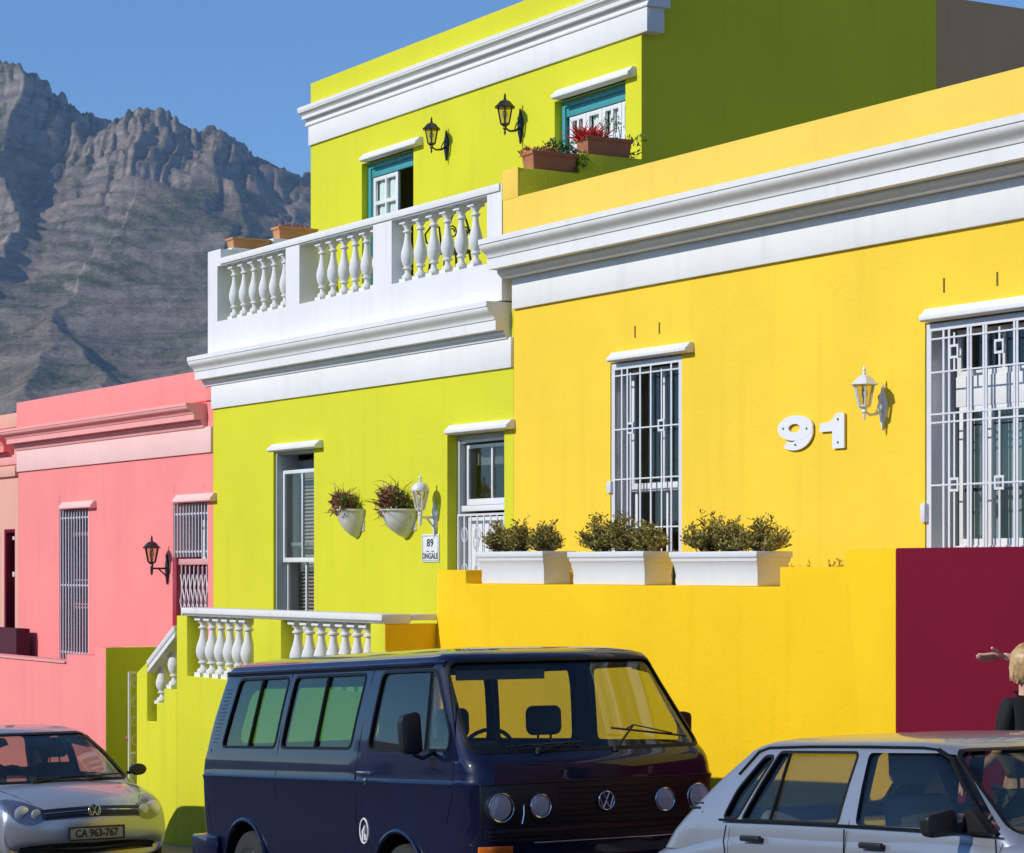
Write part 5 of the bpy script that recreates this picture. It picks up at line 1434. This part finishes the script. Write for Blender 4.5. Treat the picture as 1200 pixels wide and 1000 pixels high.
def hsec(zt, hw, zb=.22, tum=0): return [(hw*.80, zb), (hw*.97, zb+.06), (hw, zb+.25), (hw*1.0, zt-.28), (hw*.985, zt-.08), (hw*.955, zt-.012), (hw*.80, zt+.004), (hw*.4, zt+.012), (0, zt+.014)]
sts = [(-1.66, hsec(.70, .70, .40)), (-1.69, hsec(.75, .76, .34)), (-1.65, hsec(.79, .79, .30)), (-1.45, hsec(.83, .81)), (-1.05, hsec(.90, .82)), (-.7, hsec(.95, .822)), (0, hsec(.955, .822)), (.8, hsec(.95, .822)), (1.25, hsec(.94, .82)), (1.6, hsec(.90, .81)), (1.95, hsec(.86, .80)), (2.08, hsec(.82, .77, .3)), (2.10, hsec(.72, .72, .36))]
loft('body', 'silver2', sts, hat)
# rear shoulder between cabin and tail, drip mouldings, seams, vents
gpts = [(-1.44, .955), (-1.25, 1.13), (-1.06, 1.30), (-.93, 1.335), (-.5, 1.345), (0, 1.347), (.45, 1.345), (.70, 1.335), (.83, 1.27), (1.0, 1.14), (1.2, 1.0), (1.27, .955)]
b = MB().tube([(x, HH.side(x, z)-.004, z) for x, z in [(-.87, 1.2), (-.74, 1.315), (-.66, 1.335), (-.3, 1.342), (.2, 1.342), (.6, 1.338), (.70, 1.328)]], .008, 6); b.build('drip_moulding', 'rubber', hat)
b = MB().tube([(x, HH.side(x, z)-.005, z) for x, z in [(.70, 1.328), (.79, 1.29), (.95, 1.16), (1.1, 1.045), (1.24, .955)]], .013, 6); b.build('pillar_moulding', 'rubber', hat)
for s in range(3):
    x0v = -1.235; z = 1.02+.024*s
    MB().tube([(x0v-.05+.02*s, HH.side(x0v, z)-.0, z), (x0v+.06+.02*s, HH.side(x0v+.06, z)-.0, z)], .007, 5).build('vent_slot', 'plastic', hat)
b = MB().tube([(-1.31, HH.side(-1.31, 1.0), .995), (-1.15, HH.side(-1.15, 1.0), .995), (-1.10, HH.side(-1.1, 1.1), 1.095), (-1.20, HH.side(-1.2, 1.1), 1.095), (-1.31, HH.side(-1.31, 1.0), .995)], .004, 5); b.build('vent_rim', 'silver2', hat)
for pts in ([(-.86, .94), (-.86, .86), (-.82, .6)], [(.155, .95), (.15, .6)], [(1.27, .94), (1.30, .6)]):
    MB().tube([(x, -.826+ (0 if z < .9 else .02), z) for x, z in pts], .004, 5).build('panel_seam', 'rubber', hat)
MB().tube([(.165, HH.side(.165, .96)-.001, .955), (.165, HH.side(.165, 1.33)-.001, 1.325)], .0035, 5).build('door_seam', 'rubber', hat)
MB().tube([(-.93, -.800, .966), (.3, -.802, .966), (1.27, -.800, .962)], .007, 6).build('waist_moulding', 'rubber', hat)
MB().box(-.70, -.53, -.838, -.81, .865, .895).build('door_handle', 'plastic', hat, bevel=.008)
MB().box(.30, .47, -.838, -.81, .865, .895).build('door_handle', 'plastic', hat, bevel=.008)
MB().tube([(-1.9, -.83, .56), (1.9, -.83, .56)], .018, 6).build('side_moulding', 'rubber', hat)
for s in (-1, 1):
    b = MB(); b.box(-1.69, -1.60, s*.60, s*.765, .58, .735); b.build('tail_lamp', 'redlens', hat, bevel=.015)
    for x in (-1.2, 1.2): wheel(hat, x, s*.73, .29, .17) if x > 0 or True else 0
MB().box(-1.80, -1.64, -.78, .78, .40, .56).build('rear_bumper', 'plastic', hat, bevel=.03)
MB().box(2.02, 2.18, -.78, .78, .38, .54).build('front_bumper', 'plastic', hat, bevel=.03)
for s in (-1, 1):
    b = MB(); b.prism(round_poly([(-.105, -.055), (.075, -.06), (.09, .045), (-.08, .075)], .03), lambda u, v: (1.06, s*(.93)+u*s*-1*.0+(-u)*1*s*-1, 1.005+v), lambda u, v: (.98, s*.93+u*s*.93, 1.005+v*.9))
    mi = b.build('wing_mirror', 'plastic', hat, bevel=.02)
    b = MB().prism([(1.02, .97), (1.20, .965), (1.06, 1.07)], lambda x, z: (x, s*.80, z), lambda x, z: (x, s*.755, z)); b.build('mirror_mount', 'plastic', mi)
    MB().tube([(1.04, s*.79, .99), (1.03, s*.88, .985)], .02, 8).build('mirror_stalk', 'plastic', mi)
seat(hat, .30, -.36, .50, .60, .46, 'greyseat'); seat(hat, .30, .36, .50, .60, .46, 'greyseat')
b = MB().hexa([(-.75, -.62, .5), (-.55, -.62, .5), (-.55, .62, .5), (-.75, .62, .5)], [(-.95, -.58, 1.02), (-.82, -.58, 1.02), (-.82, .58, 1.02), (-.95, .58, 1.02)]); b.build('rear_seat', 'greyseat', hat, bevel=.04)
MB().box(.98, 1.27, -.68, .68, .80, .945).build('dashboard', 'trim', hat, bevel=.03)
MB().tube([(.90+.05*math.sin(a), -.36+.19*math.cos(a), .96+.15*math.sin(a)) for a in [2*PI*k/24 for k in range(25)]], .013, 8).build('steering_wheel', 'plastic', hat)
MB().box(.72, .74, -.12, .12, 1.22, 1.29).build('rear_view_mirror', 'plastic', hat, bevel=.008)
MB().box(-.9, 1.3, -.72, .72, .46, .50).build('floor', 'trim', hat)

# ---------------------------------------------------------------- silver hatchback on the left
PXX = -23.60
pol = thing('parked_hatchback', 'newer rounded silver hatchback facing the camera by the pink wall, number plate CA 963-767', 'car', (PXX, -3.4, gz(PXX)+.01), (0, -.055, 0))
def pl_(z, xf, xr, hw, rf=.20, rr=.2, bf=.12, br=.08): return (z, xf, xr, hw, rf, rr, bf, br)
PH = Hull([pl_(.80, 1.28, -1.75, .80), pl_(.92, 1.12, -1.70, .775), pl_(1.0, 1.0, -1.66, .755), pl_(1.1, .84, -1.6, .725), pl_(1.2, .67, -1.52, .69), pl_(1.3, .48, -1.42, .645), pl_(1.37, .33, -1.34, .605), pl_(1.41, .20, -1.25, .56), pl_(1.44, .02, -1.1, .48), pl_(1.46, -.2, -.9, .34, .2, .2), pl_(1.467, -.4, -.7, .16, .1, .1)], .05)
ob = PH.mesh('cabin', 'silver'); inn = PH.mesh('in', 'trim', .05, top=.035, bot=-.1)
bool_op(ob, inn); kill(inn)
wsp_ = round_poly([(-.69, .935), (.69, .935), (.52, 1.375), (-.52, 1.375)], .06, 5)
rwp = round_poly([(-.62, .98), (.62, .98), (.48, 1.34), (-.48, 1.34)], .07)
sw1 = round_poly([(-.50, .96), (.92, .955), (.32, 1.33), (-.46, 1.35)], .05)
sw2 = round_poly([(-1.35, 1.02), (-.58, .97), (-.55, 1.35), (-1.0, 1.33)], .05)
for mk, polys, c0, c1 in ((pr_y, [sw1, sw2], -1.2, 1.2), (pr_x, [wsp_], .0, 2.0), (pr_x, [rwp], -2.2, -1.1)):
    c = mk(polys, c0, c1); bool_op(ob, c); kill(c)
fin(ob, 'cabin', pol)
sets = []
for c0, c1 in ((-1.2, -.3), (.3, 1.2)):
    for w in (sw1, sw2): sets.append(('side_window', 'y', c0, c1, w, 'carglass'))
sets += [('windscreen', 'x', .05, 2.0, wsp_, 'carglass'), ('rear_window', 'x', -2.2, -1.15, rwp, 'carglass')]
glaze(PH, 'pol', pol, sets, 'carglass', .016)
def psec(zt, hw, crown=.05, zb=.2, sh=.06, dx=0):
    # last value of each point: backward sweep towards the car's side
    return [(hw*.82, zb, -dx*.8), (hw*.97, zb+.08, -dx), (hw, zb+.22, -dx), (hw*1.0, (zb+zt)/2+.06, -dx), (hw*.985, zt-sh, -dx*.95), (hw*.90, zt-.005, -dx*.75), (hw*.66, zt+crown*.55, -dx*.38), (hw*.33, zt+crown*.9, -dx*.09), (0, zt+crown, 0)]
sts = [(-1.93, psec(.70, .66, .02, .36, dx=-.10)), (-1.95, psec(.82, .74, .02, .30, dx=-.08)), (-1.80, psec(.90, .79, .02)), (-1.2, psec(.93, .822, .02)), (0, psec(.925, .826, .02)), (.75, psec(.91, .825, .02)), (1.12, psec(.885, .822, .045)), (1.40, psec(.835, .82, .052, dx=.02)),
       (1.66, psec(.765, .815, .055, dx=.06)), (1.84, psec(.69, .80, .06, .20, dx=.16)), (1.93, psec(.60, .79, .055, .22, dx=.24)), (1.965, psec(.53, .775, .04, .22, dx=.27)), (1.965, psec(.44, .76, .0, .20, dx=.27)), (1.93, psec(.32, .73, .0, .18, dx=.26))]
pb = loft('body', 'silver', sts, pol, 3)
# surface sampler on the finished body, from the front
from mathutils.bvhtree import BVHTree
def sampler(o, off=Vector((3, 0, 0)), dr=Vector((-1, 0, 0))):
    bt = BVHTree.FromPolygons([v.co.copy() for v in o.data.vertices], [tuple(p.vertices) for p in o.data.polygons])
    def f(y, z):
        h = bt.ray_cast(Vector((4, y, z)), Vector((-1, 0, 0))); return h[0].x if h[0] else 1.6
    def top(x, y):
        h = bt.ray_cast(Vector((x, y, 3)), Vector((0, 0, -1))); return h[0].z if h[0] else .8
    return f, top
pf, ptop = sampler(pb)
def patch(poly_fn, lift, m, name, parent, nu=14, nv=5, thick=.015, xf=None):
    """poly_fn(u, v) -> (y, z); a skin laid on the nose of the car"""
    xf = xf or pf; b = MB(); vs = []
    for j in range(nv+1):
        for i in range(nu+1):
            y, z = poly_fn(i/nu, j/nv); vs.append((xf(y, z)+lift, y, z))
    k = len(vs)
    for j in range(nv+1):
        for i in range(nu+1):
            y, z = poly_fn(i/nu, j/nv); vs.append((xf(y, z)-thick, y, z))
    w = nu+1; fs = [(j*w+i, j*w+i+1, (j+1)*w+i+1, (j+1)*w+i) for j in range(nv) for i in range(nu)]
    fs += [(k+j*w+i, k+(j+1)*w+i, k+(j+1)*w+i+1, k+j*w+i+1) for j in range(nv) for i in range(nu)]
    edge = [i for i in range(w)] + [j*w+nu for j in range(1, nv+1)] + [nv*w+i for i in range(nu-1, -1, -1)] + [j*w for j in range(nv-1, 0, -1)]
    for a, c in zip(edge, edge[1:]+edge[:1]): fs.append((a, c, c+k, a+k))
    b.add(vs, fs); return b.build(name, m, parent, angle=45)
# grille with two bars
patch(lambda u, v: (-.48+.96*u, .600+.095*v + .018*math.cos(PI*(u-.5))), .006, 'grille', 'grille', pol, 24, 4)
for k in (0, 1): patch(lambda u, v: (-.46+.92*u, .628+.030*k+.006*v + .018*math.cos(PI*(u-.5))), .014, 'chrome' if k == 1 else 'plastic', 'grille_bar', pol, 24, 1)
for s in (-1, 1):
    def hlp(u, v, s=s):
        yy = .455+.325*u; top = .700 + .10*math.sin(min(1, u*1.15)*PI/2)*(1-.35*max(0, u-.75)*4*.5); bot = .615 - .055*math.sin(PI*min(1, u*1.1)**.8) + .09*max(0, u-.72)/.28
        return s*yy, bot+(top-bot)*v
    h = patch(hlp, .003, 'lampbowl', 'headlight', pol, 16, 8)
    for yy, zz, rr in ((.64, .665, .066), (.525, .655, .042)):
        x = pf(s*yy, zz)
        MB().lathe([(rr, .012), (rr*.9, -.005), (rr*.55, -.03), (.01, -.035)], (x-.002, s*yy, zz), 22, axis='x').lathe([(rr, .004), (rr*1.12, .012), (rr*1.0, .016)], (x-.002, s*yy, zz), 22, axis='x').build('reflector', 'reflector', h)
    patch(hlp, .020, 'lens', 'lens', h, 16, 8, thick=-.018)
emblem(pol, pf(0, .665)+.02, 0, .668, .062, -.1, 'chrome')
# bumper intake, plate, bonnet seam
patch(lambda u, v: (-.66+1.32*u, .27+.11*v*(1-.45*abs(2*u-1)**3) + .02*abs(2*u-1)), .004, 'grille', 'lower_intake', pol, 24, 5)
patch(lambda u, v: (-.60+1.2*u, .335+.012*v), .012, 'plastic', 'intake_bar', pol, 24, 1)
plx = pf(0, .48)+.014
npl = MB().box(plx, plx+.008, -.26, .26, .415, .52).build('number_plate', 'plate', pol, bevel=.002)
b = MB(); 
for (y0, y1, z0, z1) in ((-.272, .272, .403, .417), (-.272, .272, .518, .531), (-.272, -.259, .417, .518), (.259, .272, .417, .518)): b.box(plx-.01, plx+.014, y0, y1, z0, z1)
b.build('plate_surround', 'plastic', npl)
lettering('plate_text', 'CA 963-767', .098, 'ink', npl, (plx+.0095, 0, .466), (R(90), 0, R(90)), depth=.001, offset=.0035, spacing=1.02, xscale=.84)
b = MB().tube([(x, y, ptop(x, y)+.0005) for x, y in [(1.08, -.70), (1.30, -.66), (1.50, -.61), (1.68, -.54), (1.80, -.46)]], .004, 5).tube([(x, y, ptop(x, y)+.0005) for x, y in [(1.08, .70), (1.30, .66), (1.50, .61), (1.68, .54), (1.80, .46)]], .004, 5); b.build('bonnet_seam', 'rubber', pol)
wiper(pol, (1.12, -.30, .93), (0, 0, 0), (1.05, .0, .965), seg=((1.05, -.25, .955), (1.04, .35, .965)))
wiper(pol, (1.10, .25, .93), (0, 0, 0), (1.05, .42, .965), seg=((1.05, .2, .955), (1.0, .62, .975)))
for s in (-1, 1):
    b = MB().lathe([(.02, -.09), (.062, -.075), (.075, -.02), (.073, .03), (.055, .045)], (0, 0, 0), 16, axis='x'); mi = b.build('wing_mirror', 'plastic', pol); mi.location = (.78, s*.89, 1.0); mi.scale = (.8, 1.15, .78)
    MB().tube([(0, -s*.10, -.04), (0, 0, -.02)], .02, 8).build('mirror_stalk', 'plastic', mi)
    for x in (-1.22, 1.25): wheel(pol, x, s*.735, .30, .18)
seat(pol, .05, -.36, .48, .60, .48); seat(pol, .05, .36, .48, .60, .48)
b = MB().hexa([(-1.0, -.60, .5), (-.8, -.60, .5), (-.8, .60, .5), (-1.0, .60, .5)], [(-1.15, -.56, 1.02), (-1.05, -.56, 1.02), (-1.05, .56, 1.02), (-1.15, .56, 1.02)]); b.build('rear_seat', 'seat', pol, bevel=.04)
MB().box(.65, .98, -.66, .66, .80, .925).build('dashboard', 'trim', pol, bevel=.03)
MB().tube([(.62+.05*math.sin(a), -.36+.18*math.cos(a), .93+.15*math.sin(a)) for a in [2*PI*k/24 for k in range(25)]], .013, 8).build('steering_wheel', 'plastic', pol)
MB().box(.38, .41, -.11, .11, 1.25, 1.32).build('rear_view_mirror', 'plastic', pol, bevel=.008)
MB().box(-1.2, 1.0, -.72, .72, .44, .48).build('floor', 'trim', pol)
# ================================================================ MOUNTAIN
DM = 2600.0
def mx(px): return (px-600)/FPX        # azimuth slope of a photograph column
class Ridge:
    """a crest line: (column, row at the crest, depth factor) running down towards the town"""
    def __init__(s, pts, slope_l, slope_r):
        s.p = []
        for px, py, dep in pts:
            r = DM*dep; s.p.append((mx(px)*r, r, (668-py)/FPX*r + CAM.z))
        s.sl, s.sr = slope_l, slope_r
    def h(s, a, r):
        best = -1e9
        for (a0, r0, h0), (a1, r1, h1) in zip(s.p, s.p[1:]):
            da, dr = a1-a0, r1-r0; L2 = da*da+dr*dr
            t = max(0, min(1, ((a-a0)*da+(r-r0)*dr)/L2)); qa, qr = a0+da*t, r0+dr*t
            d = math.hypot(a-qa, r-qr); sl = s.sr if (a-qa) > 0 else s.sl
            best = max(best, h0+(h1-h0)*t - d*sl*(1 if d < 60 else .92))
        return best
ridges = [
    # the skyline
    Ridge([(-190, 20, 1.12), (-60, 40, 1.08), (0, 66, 1.05), (30, 71, 1.04), (55, 83, 1.04), (70, 96, 1.04), (95, 114, 1.05), (134, 134, 1.08), (160, 150, 1.1)], 1.5, 1.0),
    Ridge([(120, 150, 1.04), (135, 137, 1.01), (150, 126, 1.0), (180, 122, 1.0), (203, 125, 1.0), (225, 138, 1.0), (243, 152, 1.01), (258, 151, 1.01), (268, 143, 1.01), (284, 152, 1.02), (310, 172, 1.03), (340, 190, 1.04), (364, 203, 1.05), (420, 250, 1.06), (520, 330, 1.1), (700, 430, 1.1)], 1.1, 1.3),
    # spurs towards the town
    Ridge([(15, 72, 1.04), (5, 130, .99), (-6, 250, .90), (-14, 400, .78)], .75, 1.25),
    Ridge([(178, 122, 1.0), (165, 190, .95), (145, 260, .90), (110, 330, .84), (70, 400, .77), (20, 470, .66)], .62, .55),
        Ridge([(268, 144, 1.01), (276, 200, .97), (298, 236, .93), (300, 300, .87), (280, 390, .78), (230, 470, .65)], .5, .85),
    Ridge([(335, 190, 1.04), (352, 280, .97), (356, 330, .90), (340, 420, .78)], .7, .8),
    Ridge([(-60, 300, .86), (30, 372, .80), (85, 384, .78), (130, 430, .72), (110, 475, .63)], .5, .45),
]
def mh(a, r):
    w = Vector((a*.0045, r*.0045, 0))
    wa = a + 30*mnoise.noise(w+Vector((5, 2, 0))) + 11*mnoise.noise(w*3.1)
    wr = r + 30*mnoise.noise(w+Vector((1, 9, 3))) + 11*mnoise.noise(w*3.1+Vector((7, 7, 0)))
    sky_h = max(ridges[0].h(a*.7+wa*.3, r), ridges[1].h(a*.7+wa*.3, r))
    hs = [q.h(wa, wr) for q in ridges[2:]] + [sky_h]
    m_ = max(hs); h = m_ + 13*math.log(sum(math.exp(max(-40, (q-m_)/13)) for q in hs)) - 5
    talus = (r-1150)*.16 + 20*mnoise.noise(w*.8)
    h = max(h, talus)
    k = max(0, min(1, (h-140)/260))
    n1 = mnoise.fractal(Vector((a*.011, r*.011, 0)), .9, 2.1, 7)
    n0 = mnoise.noise(Vector((a*.0032, r*.0032, 4)))
    # gullies run down the slope, ledges run level
    g_ = abs(mnoise.fractal(Vector((wa*.016 + .25*n0, r*.0035, 2)), .8, 2.0, 5))
    h -= (1-min(1, g_*2.2))**2*(8+4*k)*min(1, max(.0, (sky_h+60-h)/120+.45))
    dip = h + 9*n1 + .05*a
    step = 21.0+8*n0; q = dip/step; f = q-math.floor(q); sm = f**4*(35-84*f+70*f*f-20*f**3)
    h += ((math.floor(q)+sm)*step-dip)*(.22+.5*k)*max(0, min(1, .7+1.6*n0))
    q = dip/7.3; f = q-math.floor(q); h += ((f**3*(10-15*f+6*f*f))-f)*7.3*.35*k
    cr = min(1, abs(sky_h-h)/45+.35)
    h += n1*(5+4*k)*cr
    n3 = mnoise.noise(Vector((a*.13, r*.10, h*.1))); h += n3*(.8+.7*k)
    return h
b = MB(); NA, NR = 520, 400
r0, r1 = 1100.0, 3050.0
vs = []
for j in range(NR+1):
    r = r0*(r1/r0)**(j/NR)
    for i in range(NA+1):
        a = (-.270 + .345*i/NA)*r
        edge = min(1, (NA-i)/60.0)
        h = mh(a, r)
        if j < 12: h = h*(j/12)-8*(1-j/12)
        if j > NR-12: h = h*((NR-j)/12)
        h = h*edge**.5 - 10*(1-edge)
        p = CAM + VD*r + VR*a; vs.append((p.x, p.y, h))
w_ = NA+1
b.add(vs, [(j*w_+i, j*w_+i+1, (j+1)*w_+i+1, (j+1)*w_+i) for j in range(NR) for i in range(NA)])
mm = bpy.data.materials.new('mountain_rock'); mm.use_nodes = True; t = mm.node_tree; B = t.nodes['Principled BSDF']; B.inputs['Roughness'].default_value = .95; B.inputs['Specular IOR Level'].default_value = .1
def N(tp, **k):
    n = t.nodes.new(tp)
    for a, v in k.items(): setattr(n, a, v)
    return n
geo = N('ShaderNodeNewGeometry'); sep = N('ShaderNodeSeparateXYZ'); t.links.new(geo.outputs['Normal'], sep.inputs[0])
pos = N('ShaderNodeSeparateXYZ'); t.links.new(geo.outputs['Position'], pos.inputs[0])
def noise_n(scale, det=8, rough=.65, vec=None, stretch=None):
    mp = N('ShaderNodeMapping'); t.links.new(geo.outputs['Position'], mp.inputs['Vector'])
    if stretch: mp.inputs['Scale'].default_value = stretch
    n = N('ShaderNodeTexNoise'); n.inputs['Scale'].default_value = scale; n.inputs['Detail'].default_value = det; n.inputs['Roughness'].default_value = rough
    t.links.new(mp.outputs[0], n.inputs['Vector']); return n
def ramp(src, a, c):
    r = N('ShaderNodeMapRange'); r.inputs['From Min'].default_value = a; r.inputs['From Max'].default_value = c; t.links.new(src, r.inputs['Value']); return r.outputs[0]
def mixc(f, c1, c2):
    m = N('ShaderNodeMix', data_type='RGBA')
    for i, c in ((6, c1), (7, c2)):
        if isinstance(c, tuple): m.inputs[i].default_value = (*c, 1)
        else: t.links.new(c, m.inputs[i])
    if isinstance(f, float): m.inputs[0].default_value = f
    else: t.links.new(f, m.inputs[0])
    return m.outputs[2]
rock = mixc(ramp(noise_n(.03, 10, .7, stretch=(1, 1, 3.5)).outputs['Fac'], .35, .65), (.15, .12, .10), (.52, .41, .33))
scree = mixc(ramp(noise_n(.012, 8).outputs['Fac'], .4, .62), (.235, .165, .115), (.38, .285, .205))
bush = mixc(ramp(noise_n(.05, 9, .7).outputs['Fac'], .35, .65), (.045, .058, .018), (.20, .18, .08))
f_b = ramp(noise_n(.008, 9, .72).outputs['Fac'], .44, .56)
veg = mixc(f_b, scree, bush)
steep = ramp(sep.outputs[2], .80, .60)
mixn = N('ShaderNodeMath', operation='MULTIPLY_ADD'); t.links.new(noise_n(.02, 6).outputs['Fac'], mixn.inputs[0]); mixn.inputs[1].default_value = .8; mixn.inputs[2].default_value = -.4
ad = N('ShaderNodeMath', operation='ADD', use_clamp=True); t.links.new(steep, ad.inputs[0]); t.links.new(mixn.outputs[0], ad.inputs[1])
col = mixc(ad.outputs[0], veg, rock)
spk = ramp(noise_n(.35, 4, .7).outputs['Fac'], .58, .72)
col = mixc(spk, col, (.50, .43, .38)); spd = ramp(noise_n(.22, 5, .75).outputs['Fac'], .60, .68); col = mixc(spd, col, (.05, .06, .035))
strata = ramp(noise_n(.016, 7, .6, stretch=(.35, .35, 9)).outputs['Fac'], .50, .60); stm = N('ShaderNodeMath', operation='MULTIPLY'); t.links.new(strata, stm.inputs[0]); stm.inputs[1].default_value = .30; col = mixc(stm.outputs[0], col, (.46, .385, .33))
t.links.new(col, B.inputs['Base Color'])
bp = N('ShaderNodeBump'); bp.inputs['Strength'].default_value = 1; bp.inputs['Distance'].default_value = 7; t.links.new(noise_n(.045, 12, .72, stretch=(1, 1, 2.2)).outputs['Fac'], bp.inputs['Height']); t.links.new(bp.outputs[0], B.inputs['Normal'])
mo = b.build('mountain', mm, angle=180); structure(mo)
# ================================================================ HAZE
hz = MB().box(-3400, 900, -600, 3400, -40, 980)
hm = bpy.data.materials.new('haze'); hm.use_nodes = True; t2 = hm.node_tree; t2.nodes.remove(t2.nodes['Principled BSDF'])
pv = t2.nodes.new('ShaderNodeVolumePrincipled'); pv.inputs['Color'].default_value = (.42, .66, 1.0, 1); pv.inputs['Density'].default_value = .00010; pv.inputs['Anisotropy'].default_value = .0
t2.links.new(pv.outputs[0], t2.nodes['Material Output'].inputs['Volume'])
ho = hz.build('haze', hm); ho['kind'] = 'stuff'
